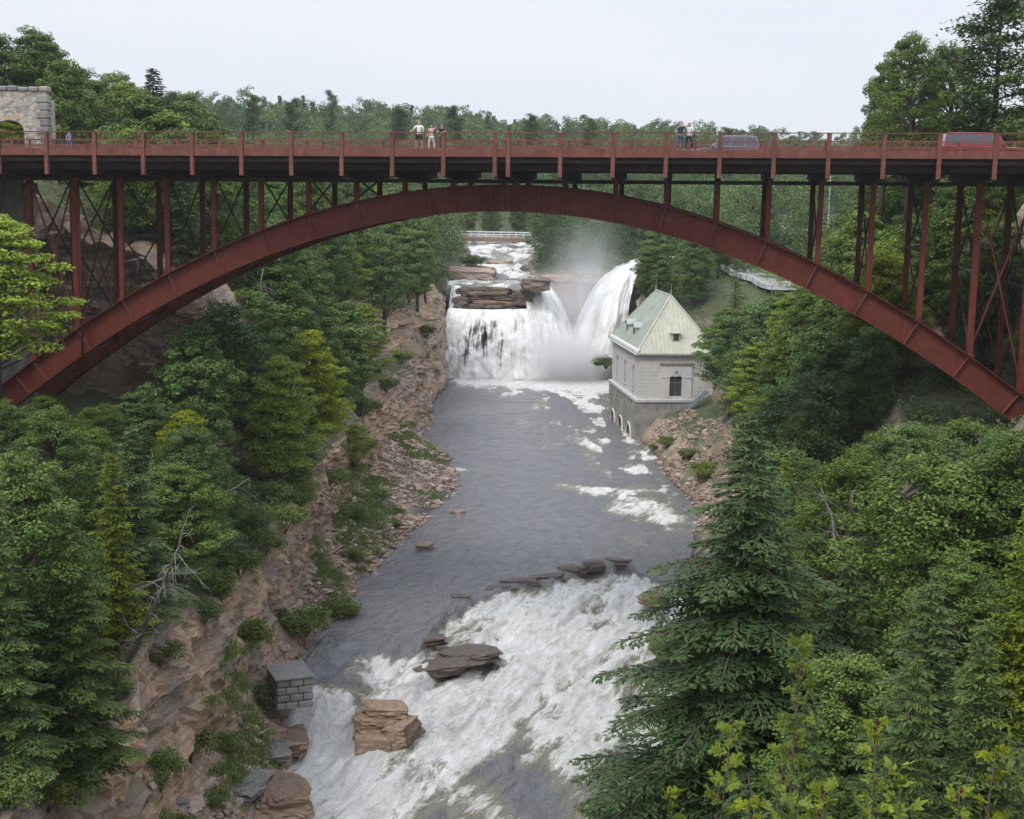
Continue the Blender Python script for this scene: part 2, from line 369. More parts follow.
def far_h(x, y):
    """rolling upland beyond the top of the banks"""
    base = np.interp(y, [-60, 200, 260, 400, 520, 700, 1500], [35, 33, 26, 27, 42, 52, 75])
    base = base+np.interp(x, [-400, -80, 0, 90, 400], [8, 5, 0, -4, -4])*sm(300, 520, y)
    return base+2.5*(fbm(x/60., y/60., 0, 3, 5)-.5)*2*sm(120, 260, np.abs(x)+y*.3)
def ground_z(x, y):
    x = float(x); y = float(y); s = -1 if x < 0 else 1
    Y = np.array([min(y, 400.)]); px, pz = polyline(s, Y); px, pz = px[0], pz[0]
    if s*(x-px[0]) < 0: return float(watz(Y)[0]) if y < 400 else float(far_h(x, y))
    if y > 400:
        k = min(1, (y-400)/60.)
    else: k = 0
    ex = s*70.
    fx = list(px)+[ex]; fz = list(pz)+[float(far_h(ex, y))]
    g = float(np.interp(s*x, s*np.array(fx), fz)) if abs(x) < 70 else float(far_h(x, y))
    return g*(1-k)+float(far_h(x, y))*k
def build_ground():
    ys = np.concatenate([np.arange(-60, 40, 4), np.arange(40, 135, .42), np.arange(135, 250, .8), np.arange(250, 290, .5), np.arange(290, 400.1, 2.5)])
    n = len(ys); segs = [5, 22, 34, 30, 26, 22, 16]      # subdivisions per segment
    cols_x, cols_z, bank = [], [], []
    for s in (-1, 1):
        px, pz = polyline(s, ys)
        jit = (fbm(ys/9., s*3.+0*ys, 0, 3, 11)-.5)[:, None]*np.array([[1.2, 1.2, 1.8, 3, 3, 3, 3]])
        pxj = px+jit*(np.abs(ys-105) > 14)[:, None]
        pxj = np.concatenate([pxj, np.full((n, 1), s*70.)], 1); pzj = np.concatenate([pz, far_h(s*70., ys)[:, None]], 1)
        X, Z, B = [], [], []
        for i, m in enumerate(segs):
            for t in np.arange(m)/m:
                X.append(pxj[:, i]*(1-t)+pxj[:, i+1]*t); Z.append(pzj[:, i]*(1-t)+pzj[:, i+1]*t)
                B.append(np.full(n, 1.0 if i == 0 else (max(0, 1-t*4) if i == 1 else 0.0)))
        for xx in (70, 80, 95, 120, 160, 220, 300, 420):
            X.append(np.full(n, s*float(xx))); Z.append(far_h(s*float(xx), ys)); B.append(np.zeros(n))
        cols_x.append(np.array(X).T); cols_z.append(np.array(Z).T); bank.append(np.array(B).T)
    nb = 36; l0 = cols_x[0][:, :1]; r0 = cols_x[1][:, :1]
    t = (np.arange(1, nb)/nb)[None]; bx = l0*(1-t)+r0*t; bz = bedz(bx, np.repeat(ys[:, None], nb-1, 1))
    X = np.concatenate([cols_x[0][:, ::-1], bx, cols_x[1]], 1); Z = np.concatenate([cols_z[0][:, ::-1], bz, cols_z[1]], 1)
    B = np.concatenate([bank[0][:, ::-1], np.zeros_like(bx), bank[1]], 1)
    Y = np.repeat(ys[:, None], X.shape[1], 1)
    # blocky ledges on steep parts: move points sideways by layer and by block
    dzdx = np.abs(np.gradient(Z, axis=1)/(np.abs(np.gradient(X, axis=1))+1e-3)); steep = sm(.9, 2.2, dzdx)
    lay = Z/1.0+1.2*fbm(Y/14., X/14., 0, 3, 3)*2; li = np.floor(lay)
    dzdy = np.abs(np.gradient(Z, axis=0)/(np.gradient(Y, axis=0)+1e-3)); stY = sm(.9, 2.2, dzdy)*(np.abs(X) > 22)*(np.abs(X) < 45)*(Y > 100)*(Y < 125)
    blk = np.floor(Y/3.2+h3(li, li*0, li*0, 4)*9+.5*fbm(Y/2., Z/2., 0, 2, 9))
    off = (h3(li, blk, li*0, 21)-.5)*.65+(h3(li, np.floor(blk/3.), li*0, 22)-.5)*.9
    lay2 = np.floor(Z/.42+fbm(Y/6., X/6., 0, 2, 31)*2); off2 = (h3(lay2, np.floor(Y/.8+lay2*.37), lay2*0, 23)-.5)*.35
    big = (fbm(X/5., Y/5., Z/4., 4, 17)-.5)*2.2
    arch = 1-sm(2, 9, np.abs(Y-105))*1.0; guard = np.where((np.abs(X) > 28) & (np.abs(Y-105) < 10), .25, 1.0)
    sg = np.sign(X+1e-6)
    X = X+sg*(off+off2+big*.8)*steep*guard
    bx_ = np.floor(X/2.1+h3(li, li*0, li*0, 26)*7)
    Y2 = Y+(h3(li, blk, li*0, 25)-.5)*.5*steep*guard+((h3(li, bx_, li*0, 27)-.5)*1.0+off2+big*.5)*stY
    rough = (1-steep)*(.35*(fbm(X/2.2, Y/2.2, 0, 4, 41)-.5)*2)
    rough += (1-steep)*np.where(B > .2, .30*(np.floor(fbm(X/1.1, Y/1.1, 0, 3, 43)*7)/7.-.5), (fbm(X/7., Y/7., 0, 3, 44)-.5)*1.6*(np.abs(X) < 69))
    Z = Z+rough
    wet = sm(.55, .05, Z-watz(Y)-.1)*(B > .01)
    V = np.stack([X, Y2, Z], -1).reshape(-1, 3)
    me = raw_mesh('ground', V, gridq(*X.shape)[:, ::1], M['ground'], False, {'bank': B.ravel(), 'wet': np.clip(wet, 0, 1).ravel(), 'cliff': np.maximum(steep, stY).ravel()})
    link('ground', me, kind='structure')
    global GBVH
    GBVH = BVHTree.FromPolygons(V.tolist(), gridq(*X.shape).tolist())
    ys2 = np.concatenate([np.arange(392, 560, 12), np.arange(560, 1600, 40)]); xs2 = np.concatenate([np.arange(-900, -60, 40), np.arange(-60, 61, 12), np.arange(100, 901, 40)])
    XX, YY = np.meshgrid(xs2.astype(float), ys2.astype(float)); ZZ = far_h(XX, YY)
    ZZ = np.where(YY < 401, np.minimum(ZZ, np.where(np.abs(XX) < 70, 22., ZZ-.6)), ZZ)
    link('hills', raw_mesh('hills', np.stack([XX, YY, ZZ], -1).reshape(-1, 3), gridq(*XX.shape), M['ground'], True,
        {'bank': np.zeros(XX.size), 'wet': np.zeros(XX.size), 'cliff': np.zeros(XX.size)}), kind='structure')
build_ground()

# ------------------------------------------------------------------ river
CREST = np.array([(-20, 106), (-12.6, 105.7), (-9, 105), (-6.5, 106), (-4.8, 115.4), (-.7, 121.7), (4.5, 126.1), (7.4, 129.5), (10.4, 131.5), (12.5, 127), (15.7, 122), (25, 122)], float)
def build_river():
    ys = np.concatenate([np.arange(20, 78, .6), np.arange(78, 136, .17), np.arange(136, 274.5, .55)]); n = len(ys)
    lx = np.interp(ys, YS, LX[:, 0])-2.2; rx = np.interp(ys, YS, RX_[:, 0])+2.2
    rx = np.where(ys > 262, 26, rx)
    m = 190; t = np.arange(m)/(m-1.); X = lx[:, None]*(1-t)+rx[:, None]*t; Y = np.repeat(ys[:, None], m, 1)
    yc = np.interp(X, CREST[:, 0], CREST[:, 1])+1.0*(fbm(X/1.5, 0*X, 0, 3, 50)-.5)*2
    d = yc-Y                                              # distance below the crest
    # two-step drop
    Z = -1.3*sm(-.3, 3.4, d)-1.3*sm(5, 12, d+2*(fbm(X/4., Y/4., 0, 2, 52)-.5)*2)-1.0*sm(16, 26, d)-.5*sm(30, 45, d)
    left = sm(-9.3, -10.8, X)                                 # left channel keeps level longer, then falls by the rock
    Z = Z*(1-left)+left*(-.25*sm(0, 9, d)-2.6*sm(11.5, 15.5, d+.6*np.sin(X))-.4*sm(20, 40, d))
    act = sm(-.3, 1.5, d)*sm(46, 20, d)
    turb = fbm(X/2.6+.25*Y, Y/3.6, 0, 5, 61); ridg = 1-np.abs(fbm(X/1.8, Y/2.6, 0, 5, 62)*2-1)*1.6
    al = -.38*X-.925*Y; cc = .925*X-.38*Y                     # along and across the current
    wv = cc+1.6*(fbm(X/5., Y/5., 0, 2, 66)-.5)
    ridge = 1-np.abs(fbm(wv/1.9, al/8., 0, 3, 67)*2-1)*2.2; rid2 = 1-np.abs(fbm(wv/.75, al/3., 0, 4, 68)*2-1)*2
    Z = Z+act*((turb-.5)*.9+np.clip(ridge, -1, 1)*.42+np.clip(rid2, -1, 1)*.16-.15+(fbm(wv/.5, al/1.1, 0, 3, 63)-.5)*.22)
    # bulge of the main standing wave running down the middle
    ax, ay, bx, by = 8.5, 124, -5.5, 92
    tt = np.clip(((X-ax)*(bx-ax)+(Y-ay)*(by-ay))/((bx-ax)**2+(by-ay)**2), 0, 1); dd = np.hypot(X-ax-tt*(bx-ax), Y-ay-tt*(by-ay))
    Z = Z+.55*np.exp(-(dd/3.2)**2)*sm(0, 6, d)*act
    Z = Z+sm(0, -4, d)*((fbm(X/3., Y/2.2, 0, 4, 64)-.5)*.16)
    # foam amount
    foam = sm(.5, 2.4, d)*sm(85, 22, d)*(.50+1.05*(fbm(wv/2.2, al/8., 0, 4, 70)-.5)+.20*np.clip(ridge, -1, 1)+.10*np.clip(rid2, -1, 1))
    foam += .22*np.exp(-(dd/3.6)**2)*sm(0, 3, d)
    foam += .22*sm(9, 3, d)*sm(.6, 2, d)*sm(-5, -1, X)
    foam -= .30*left*sm(12, 9, d); foam += .35*left*sm(11, 13, d)*sm(24, 17, d)
    def blob(x, y, rx_, ry_, a): return a*np.exp(-((X-x)/rx_)**2-((Y-y)/ry_)**2)
    for px, py, rx_, ry_, a in [(470,470,3.5,2.2,.5),(590,490,3.4,3,.52),(628,505,2.6,7,.55),(655,500,3,10,.35),(560,485,3,2,.3),(600,440,1.6,9,.35),(640,455,2,5,.4),(585,400,2,10,.4),(560,385,6,5,.45),(600,415,1.2,10,.4),(625,440,1.2,7,.4),(640,470,2.6,4,.5),(560,510,5,2,.22),(670,520,2,6,.4),(450,470,2,2,.35),(640,540,2.5,4,.35)]:
        p = onz(px, py, 0); foam = foam+blob(p[0], p[1], rx_, ry_, a)*(.7+.6*fbm(X/2., Y/3., 0, 3, 71))
    for px, py, rx_, ry_, a in [(520,775,2.6,4,-.25),(430,805,2.2,3,-.2),(500,800,1.6,2.5,.3),(610,700,2.5,6,.2),(470,665,1.8,3,-.25),(360,760,2,3,.35),(500,740,2,4,-.1),(335,715,1.5,3,-.3),(580,790,1.8,4,.15)]:
        p = onz(px, py, -2.8); foam = foam+blob(p[0], p[1], rx_, ry_, a)
    foam += .9*sm(228, 256, Y)*(.6+.5*fbm(X/3., Y/6., 0, 3, 76))+.30*sm(215, 250, Y)*(fbm(X/4., Y/9., 0, 4, 73)-.25)
    foam += .46*sm(125, 215, Y)*sm(.46, .62, fbm(X/1.6, Y/7., 0, 4, 74))*sm(-9, 5, X)+.20*sm(.50, .62, fbm(X/2.2, Y/2.2, 0, 4, 77))*sm(5, 14, X)*sm(128, 140, Y)+.10*sm(.5, .62, fbm(X/2., Y/8., 0, 4, 75))*sm(-3, -8, d)
    V = np.stack([X, Y, Z], -1).reshape(-1, 3)
    link('river', raw_mesh('river', V, gridq(n, m), M['water'], True, {'foam': np.clip(foam, 0, 1.1).ravel()}), kind='structure')
    # the river above the falls
    ys = np.concatenate([np.arange(267.2, 345, .5), np.arange(345, 400, 3)]); n = len(ys); m = 60
    lx = np.interp(ys, YS, LX[:, 0])-1.4; rx = np.where(ys < 282, 3.3+.4*np.sin(ys), np.interp(ys, YS, RX_[:, 0])+1.4)
    t = np.arange(m)/(m-1.); X = lx[:, None]*(1-t)+rx[:, None]*t; Y = np.repeat(ys[:, None], m, 1)
    Z = watz(Y)+.1+(fbm(X/2., Y/2.5, 0, 4, 80)-.5)*.9+.35*np.sin(Y/2.3+2*fbm(X/4., Y/6., 0, 2, 81)*3)
    foam = .60+1.1*(fbm(X/3., Y/4., 0, 4, 82)-.5)
    link('river', raw_mesh('river_upper', np.stack([X, Y, Z], -1).reshape(-1, 3), gridq(n, m), M['water'], True, {'foam': np.clip(foam, 0, 1).ravel()}), kind='structure')
build_river()

def falls(name, lip, foot, nu, nv, bulge, lump, gapf, seed, label=None):
    """lip, foot: polylines (k,3); the sheet arcs from lip to foot, thrown out by bulge"""
    lip = np.array(lip, float); foot = np.array(foot, float)
    u = np.linspace(0, 1, nu); k = np.linspace(0, 1, len(lip)); kf = np.linspace(0, 1, len(foot))
    A = np.stack([np.interp(u, k, lip[:, i]) for i in range(3)], 1); B = np.stack([np.interp(u, kf, foot[:, i]) for i in range(3)], 1)
    v = np.linspace(0, 1, nv)[None, :, None]
    hv = v**.6; P = A[:, None]*(1-hv)+B[:, None]*hv; P[..., 2] = (A[:, None, 2]*(1-v[..., 0]**1.15)+B[:, None, 2]*v[..., 0]**1.15)
    P[..., 2] += bulge*np.sin(np.pi*v[..., 0])*.5
    U, VV = np.meshgrid(u, np.linspace(0, 1, nv), indexing='ij')
    wd = np.linalg.norm(A[-1]-A[0])+1
    nse = fbm(U*wd/.9, VV*3.2, 0, 4, seed)-.5; nse2 = fbm(U*wd/2.4, VV*4, 0, 4, seed+5)-.5; n3 = fbm(U*wd*1.4, VV*14, 0, 3, seed+6)-.5
    P[..., 1] -= (nse*1.1+nse2*lump+n3*.5)*(.25+VV); P[..., 2] += (nse2*lump*.9+n3*.45)*(.15+VV)
    P[..., 0] += nse2*lump*.5*VV
    me = raw_mesh(name, P.reshape(-1, 3), gridq(nu, nv), M['falls'], True, {'gap': gapf(U, VV, wd).ravel()})
    uv = me.uv_layers.new(name='UVMap'); li = np.empty(len(me.loops), np.int32); me.loops.foreach_get('vertex_index', li)
    UVs = np.stack([U.ravel()*wd/14., VV.ravel()], 1)[li]; uv.data.foreach_set('uv', UVs.astype(np.float32).ravel())
    o = link('waterfall', me, kind='structure')
    return o
falls('waterfall', [(-11.6, 262.6, 11.9), (-7, 262.2, 11.8), (-2, 262, 11.9), (2, 262.6, 12), (4.2, 265.5, 12)],
      [(-13.2, 257, -.2), (-8, 255.5, -.2), (-2, 255.5, -.2), (4, 256, -.2), (8.5, 260, -.2)], 120, 60, .8, 1.3,
      lambda U, V, w_: (.36*np.exp(-((U-.33)/.18)**2-((V-.5)/.32)**2)+.20), 101)
falls('waterfall', [(-11.4, 268.0, 15.6), (-10.9, 267.4, 15.7), (-9.9, 267.2, 15.6)], [(-11.8, 264, 11.4), (-11, 263.6, 11.3), (-9.6, 263.5, 11.4)], 20, 20, .3, .5,
      lambda U, V, w_: U*0, 105)
falls('waterfall', [(1.5, 267.1, 15.8), (3.4, 268, 15.9), (3.7, 272, 16.1), (3.7, 277, 16.3), (3.6, 281.5, 16.4)],
      [(3, 259, -.3), (7.5, 258.5, -.3), (12, 262, -.3), (13.5, 269, -.3), (13, 277, -.3)], 110, 60, 2.4, 2.0,
      lambda U, V, w_: U*0+.02, 111)
falls('waterfall', [(25.4, 281, 20.2), (25.6, 283, 20.6), (25.8, 285.5, 20.4), (25.8, 287.5, 20.2)],
      [(19.5, 260, -.3), (15, 259.5, -.3), (9.5, 263, -.3), (8.5, 270, -.3)], 110, 70, 6.5, 3.0,
      lambda U, V, w_: U*0, 121)
# feeder stream of the right-hand fall
xs = np.linspace(25.3, 46, 60); mm = 14
def feeder():
    X = np.repeat(xs[:, None], mm, 1); c = 284+(X-24)*.9; Y = c+np.linspace(-3.2, 3.2, mm)[None]; Z = 20.1+(X-24)*.03+(fbm(X, Y, 0, 3, 131)-.5)*1.0
    link('river', raw_mesh('river_side', np.stack([X, Y, Z], -1).reshape(-1, 3), gridq(60, mm), M['water'], True, {'foam': np.full(X.size, .85)}), kind='structure')
feeder()
# ------------------------------------------------------------------ the arch bridge
BX, BY, BTH, GR = -.447, 99.04, -.1244, .0124
bc, bs = math.cos(BTH), math.sin(BTH)
def bw(s, off, z): return (BX+s*bc-off*bs, BY+s*bs+off*bc, z+GR*s)
RW, PP, GAP = 7.27, 3.35, .85
OF0, OF1 = -4.25, 11.5
def ribz(s): return 34.009-1.152*(s-.113)**2/100+.2495*s**4/1e6
def skn(k): return math.copysign(GAP/2+abs(k)*PP, k)
PAN = [-(GAP/2+k*PP) for k in range(10, -1, -1)]+[GAP/2+k*PP for k in range(0, 11)]
def sh(mb):                                                # give the deck its slight gradient
    for v in mb.v: v[:, 2] += GR*v[:, 0]
    return mb
def build_bridge():
    B = empty('arch_bridge', (BX, BY, 0), BTH, label='rusty red steel arch road bridge spanning the gorge', cat='bridge')
    S = np.linspace(-38.0, 38.0, 96)
    def loft(o0, o1, dz0, dz1):
        mb = MB(); zt = ribz(S); sl = np.gradient(zt, S); nx, nzv = -sl/np.sqrt(1+sl**2), 1/np.sqrt(1+sl**2)
        ring = []
        for o, dz in ((o0, dz0), (o1, dz0), (o1, dz1), (o0, dz1)):
            ring.append(np.stack([S+nx*dz, np.full_like(S, o), zt+nzv*dz], 1))
        V = np.stack(ring, 1).reshape(-1, 3); n = len(S)
        fs = [(i*4+j, i*4+(j+1) % 4, i*4+4+(j+1) % 4, i*4+4+j) for i in range(n-1) for j in range(4)]+[(3, 2, 1, 0), (n*4-4, n*4-3, n*4-2, n*4-1)]
        return mb.add(V, fs)
    for o in (0, RW):
        mb = loft(o-.03, o+.03, -.06, -1.72)
        a = loft(o-.42, o+.42, 0, -.06); mb.add(np.concatenate(a.v), a.f)
        a = loft(o-.42, o+.42, -1.72, -1.78); mb.add(np.concatenate(a.v), a.f)
        rib = mb.build('arch_rib', M['steel'], B)
        for q, s in enumerate(PAN+[s-PP/2 for s in PAN if abs(s) < 6]+[-35.3, 35.3]):
            zt = ribz(s); sl = (ribz(s+.1)-ribz(s-.1))/.2; L_ = math.hypot(1, sl); nx, nzv = -sl/L_, 1/L_
            m = MB()
            for sg in (-1, 1):
                m.bar((s+nx*-.06, o+sg*.17, zt+nzv*-.06), (s-nx*1.72, o+sg*.17, zt-nzv*1.72), .055, .26, (0, 1, 0))
            m.build('stiffener', M['steel_rail'] if o == 0 else M['steel'], rib)
    # bracing between the two ribs
    for i in range(len(PAN)-1):
        s0, s1 = PAN[i], PAN[i+1]
        if s1-s0 < 1: continue
        m = MB()
        for dz in (-.35, -1.5):
            m.bar((s0, .4, ribz(s0)+dz), (s0, RW-.4, ribz(s0)+dz), .16, .2)
            m.bar((s0, .4, ribz(s0)+dz), (s1, RW-.4, ribz(s1)+dz), .14, .14)
            m.bar((s1, .4, ribz(s1)+dz-.15), (s0, RW-.4, ribz(s0)+dz-.15), .14, .14)
        m.build('lateral_brace', M['steel'], B)
    # columns, cross bracing
    for s in PAN:
        zt = ribz(s); top = 34.40+GR*s
        if top-zt < .25: continue
        for o in (0, RW):
            m = MB(); wd = .34 if abs(s) < 30 else .42
            m.box(s-wd/2, s+wd/2, o-.15, o-.11, zt, top); m.box(s-wd/2, s+wd/2, o+.11, o+.15, zt, top); m.box(s-.03, s+.03, o-.11, o+.11, zt, top)
            m.box(s-wd/2-.12, s+wd/2+.12, o-.25, o+.25, zt-.05, zt+.05)
            m.build('column', M['steel'], B)
        h = top-zt
        if h > 1.2:
            tiers = 1 if h < 7.5 else 2
            for q in range(tiers):
                a, b = zt+.2+q*(h-.3)/tiers, zt+.2+(q+1)*(h-.3)/tiers
                m = MB()
                m.bar((s, .15, a), (s, RW-.15, b), .09, .09); m.bar((s+.1, .15, b), (s+.1, RW-.15, a), .09, .09)
                if q: m.bar((s, .15, a), (s, RW-.15, a), .2, .2)
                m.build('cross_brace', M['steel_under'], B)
    for sg in (-1, 1):
        for o in (0, RW):
            s0, s1 = sg*(GAP/2+9*PP), sg*(GAP/2+10*PP)
            m = MB(); m.bar((s0, o, ribz(s0)+.3), (s1, o, 34.0), .1, .1)
            m.bar((s1, o, ribz(s1)+.5), (s0+sg*.1, o, 34.0), .1, .1); m.build('end_brace', M['steel'], B)
    # struts along the heads of the columns
    for o in (0, RW):
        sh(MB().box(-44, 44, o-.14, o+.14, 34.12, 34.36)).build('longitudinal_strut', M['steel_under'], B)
    # floor beams with cantilever brackets; posts of the railing stand on their ends
    xtra = [sg*(GAP/2+k*PP) for sg in (-1, 1) for k in (11, 12, 13)]
    for s in sorted(PAN+xtra):
        m = MB(); prof = [(OF0+.12, 34.55), (-.4, 34.37), (RW+.4, 34.37), (OF1-.12, 34.55), (OF1-.12, 34.86), (OF0+.12, 34.86)]
        m.prism(prof, s-.02, s+.02, 'x'); m.box(s-.16, s+.16, OF0+.12, OF1-.12, 34.861, 34.90)
        for (a, za), (b, zb) in zip(prof[:3], prof[1:4]): m.bar((s, a, za-.02), (s, b, zb-.02), .3, .04)
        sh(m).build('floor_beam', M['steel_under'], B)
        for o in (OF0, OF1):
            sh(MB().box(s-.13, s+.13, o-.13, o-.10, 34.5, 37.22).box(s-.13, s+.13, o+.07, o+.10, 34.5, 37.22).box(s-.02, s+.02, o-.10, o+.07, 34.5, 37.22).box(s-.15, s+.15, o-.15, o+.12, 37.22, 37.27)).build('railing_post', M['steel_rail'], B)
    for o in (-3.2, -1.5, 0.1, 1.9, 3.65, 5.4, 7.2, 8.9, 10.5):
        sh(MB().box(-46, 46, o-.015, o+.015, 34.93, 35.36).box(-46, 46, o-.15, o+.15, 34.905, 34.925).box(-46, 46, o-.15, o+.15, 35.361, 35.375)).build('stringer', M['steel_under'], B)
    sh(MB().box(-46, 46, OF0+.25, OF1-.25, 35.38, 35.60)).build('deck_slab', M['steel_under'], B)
    sh(MB().box(-46, 46, -2.3, 9.6, 35.604, 35.63)).build('road_surface', M['asphalt'], B)
    for a, b in ((OF0+.25, -2.3), (9.6, OF1-.25)):
        sh(MB().box(-46, 46, a, b, 35.98, 36.22).box(-46, 46, (a if a > 0 else b-.12), (a+.12 if a > 0 else b), 35.604, 35.98)).build('sidewalk', M['concrete'], B)
    for o, sg in ((OF0, 1), (OF1, -1)):
        m = MB(); bps = sorted(PAN+xtra)
        for a, b in zip(bps[:-1], bps[1:]):
            m.box(a+.135, b-.135, o-.06, o+.0, 35.76, 36.24)
        m.box(-46, 46, o+sg*.11-.01, o+sg*.11+.01, 35.76, 36.2)
        sh(m).build('fascia_beam', M['steel_rail'], B)
        m = MB(); m.box(-46, 46, o-.05, o+.05, 37.272, 37.33); sh(m).build('top_rail', M['steel_rail'], B)
        for a, b in zip(bps[:-1], bps[1:]):
            if b-a < 1: continue
            m = MB(); m.box(a+.14, b-.14, o-.02, o+.02, 36.30, 36.34); m.box(a+.14, b-.14, o-.02, o+.02, 36.66, 36.69)
            n = int((b-a)/.16)
            for i in range(1, n):
                x = a+(b-a)*i/n; m.box(x-.007, x+.007, o-.007, o+.007, 36.34, 37.27)
            sh(m).build('picket_panel', M['steel_rail'], B)
    for o in (-2.1, 9.3):                                   # roadside barrier between road and pavement
        m = MB()
        for z in (36.45, 36.85): m.box(-46, 46, o-.03, o+.03, z-.035, z+.035)
        sh(m).build('crash_barrier', M['steel_rail'], B)
        for k in range(-22, 23, 2):
            sh(MB().box(k*2.05-.06, k*2.05+.06, o+.04, o+.16, 36.22, 36.9)).build('barrier_post', M['steel'], B)
    for s in (-30.0, 34.6):
        MB().tube([(s, -.7, 34.6), (s+.02, -.7, 28), (s+.02, -.7, ribz(s)-3.2)], .09, 8).build('drain_pipe', M['steel'], B, True)
    return B
build_bridge()
A = empty('bridge_abutment', bw(-39.6, 3.6, 17), BTH, label='grey concrete and stone abutment at the left end of the red bridge', cat='abutment')
MB().box(-2.5, 1.6, -8.3, 4.2, -1, 18.0).build('wall', M['concrete'], A, bevel=.04)
mq = MB()
for i in range(20): mq.box(1.35+.08*(i % 2), 2.0+.08*(i % 2), 4.25, 5.3+.25*(i % 2), i*.85, i*.85+.82)
M['stone_wall'] = None
def mat_masonry(name, cols, s=(1, 1, 1), mortar=(.30, .28, .25)):
    t = NT(name); c = t.coord(scale=s); v = t.n('TexVoronoi', {'Vector': c, 'Scale': 2.4}); e = t.n('TexVoronoi', {'Vector': c, 'Scale': 2.4}, feature='DISTANCE_TO_EDGE').outputs[0]
    r = t.n('SeparateColor', {0: v.outputs['Color']}).outputs[0]; n = t.noise(t.coord(), 8, 5)
    col = t.ramp(t.math('ADD', t.math('MULTIPLY', r, .75), t.math('MULTIPLY', n, .25)), [(.15, cols[0]), (.4, cols[1]), (.62, cols[2]), (.85, cols[3])])
    k = t.ramp(e, [(.02, 1.0), (.06, 0.0)])
    return t.done(t.mix(k, col, mortar), .9, t.bump(t.math('SUBTRACT', n, k), .6, .06))
M['stone_wall'] = mat_masonry('stone_wall', [(.24, .22, .20), (.40, .37, .33), (.52, .47, .40), (.52, .34, .17)], (1, 1, 1.5))
mq.build('quoin', M['stone_wall'], A, bevel=.03)
MB().box(-2.7, 2.2, -8.5, 5.6, 18.0, 18.3).build('cap', M['concrete'], A)
for s, nm in ((-38.3, 'left'), (38.3, 'right')):
    p = bw(s, RW/2, 0)
    o = MB().prism([(-1.6, -1), (1.6, -1), (1.2, 3.2), (-1.2, 3.2)], -5, 5).build('skewback', M['concrete'], None, bevel=.05,
        label='concrete footing carrying the %s end of the red arch' % nm, cat='footing')
    o.location = (p[0], p[1], 14.4); o.rotation_euler = (0, 0, BTH)
A2 = MB().box(-1, 3, -8.3, 8.2, 0, 17.2).build('bridge_abutment', M['concrete'], None, bevel=.04, label='concrete abutment at the right end of the red bridge', cat='abutment')
A2.location = bw(39, 3.6, 18.2); A2.rotation_euler = (0, 0, BTH)
for sg in (-1, 1):
    a, b = 46*sg, 140*sg; m = MB()
    P = [bw(a, -4, 35.6), bw(a, 11.3, 35.6), bw(b, 11.3, 35.6), bw(b, -4, 35.6)]
    m.add(P, [(0, 1, 2, 3)] if sg > 0 else [(3, 2, 1, 0)]); m.build('road', M['asphalt'], kind='structure')

# tan sandstone cliff that carries the left foot of the arch
def cliff_face():
    xs = np.arange(-41.5, -21.9, .14); u = np.linspace(0, 1, 120); X, U = np.meshgrid(xs, u, indexing='ij')
    top = np.interp(X, [-42, -33, -25, -22], [31, 29.5, 26, 21])+1.2*(fbm(X/2., 0*X, 0, 3, 900)-.5)*2; bot = np.interp(X, [-42, -28, -22], [15, 13, 9])
    Z = bot*(1-U)+top*U
    Yf = 115.3+.10*(Z-bot)+np.maximum(0, X+26)**1.7*.55
    li = np.floor(Z/1.05+2*fbm(X/7., 0*X, 0, 2, 901)); bk = np.floor(X/1.7+h3(li, li*0, li*0, 902)*9)
    l2 = np.floor(Z/.36+fbm(X/3., Z/3., 0, 2, 903)*2)
    Yf = Yf+(h3(li, bk, li*0, 904)-.5)*1.1+(h3(l2, np.floor(X/.7+l2*.4), l2*0, 905)-.5)*.3+(fbm(X/4., Z/3., 0, 4, 906)-.5)*2.2
    Yf[:, -6:] += np.linspace(0, 4, 6)[None]**1.2
    V = np.stack([X, Yf, Z], -1).reshape(-1, 3)
    link('cliff', raw_mesh('cliff', V, gridq(*X.shape)[:, ::-1], M['ground'], False, {'bank': np.zeros(X.size), 'wet': np.zeros(X.size), 'cliff': np.ones(X.size)}), kind='structure')
cliff_face()

# ------------------------------------------------------------------ powerhouse
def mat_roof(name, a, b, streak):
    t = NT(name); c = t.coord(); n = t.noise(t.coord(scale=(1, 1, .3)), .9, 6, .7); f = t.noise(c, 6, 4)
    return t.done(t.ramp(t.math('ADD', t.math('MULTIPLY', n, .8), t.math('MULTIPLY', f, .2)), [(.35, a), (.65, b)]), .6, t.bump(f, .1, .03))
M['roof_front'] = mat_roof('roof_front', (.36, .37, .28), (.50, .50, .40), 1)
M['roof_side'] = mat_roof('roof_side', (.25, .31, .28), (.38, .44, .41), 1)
M['ashlar'] = simple('ashlar', (.56, .54, .51), .85, var=.10, scale=.8, bump=.1)
M['foundation'] = simple('foundation', (.25, .235, .21), .9, var=.45, scale=.7, bump=.3)
M['trim'] = simple('trim', (.52, .51, .53), .7, var=.08)
M['door_dark'] = simple('door_dark', (.045, .05, .055), .5)
M['glass_dark'] = simple('glass_dark', (.03, .035, .04), .15)
M['metal_grey'] = simple('metal_grey', (.30, .32, .34), .5, .3, var=.2)
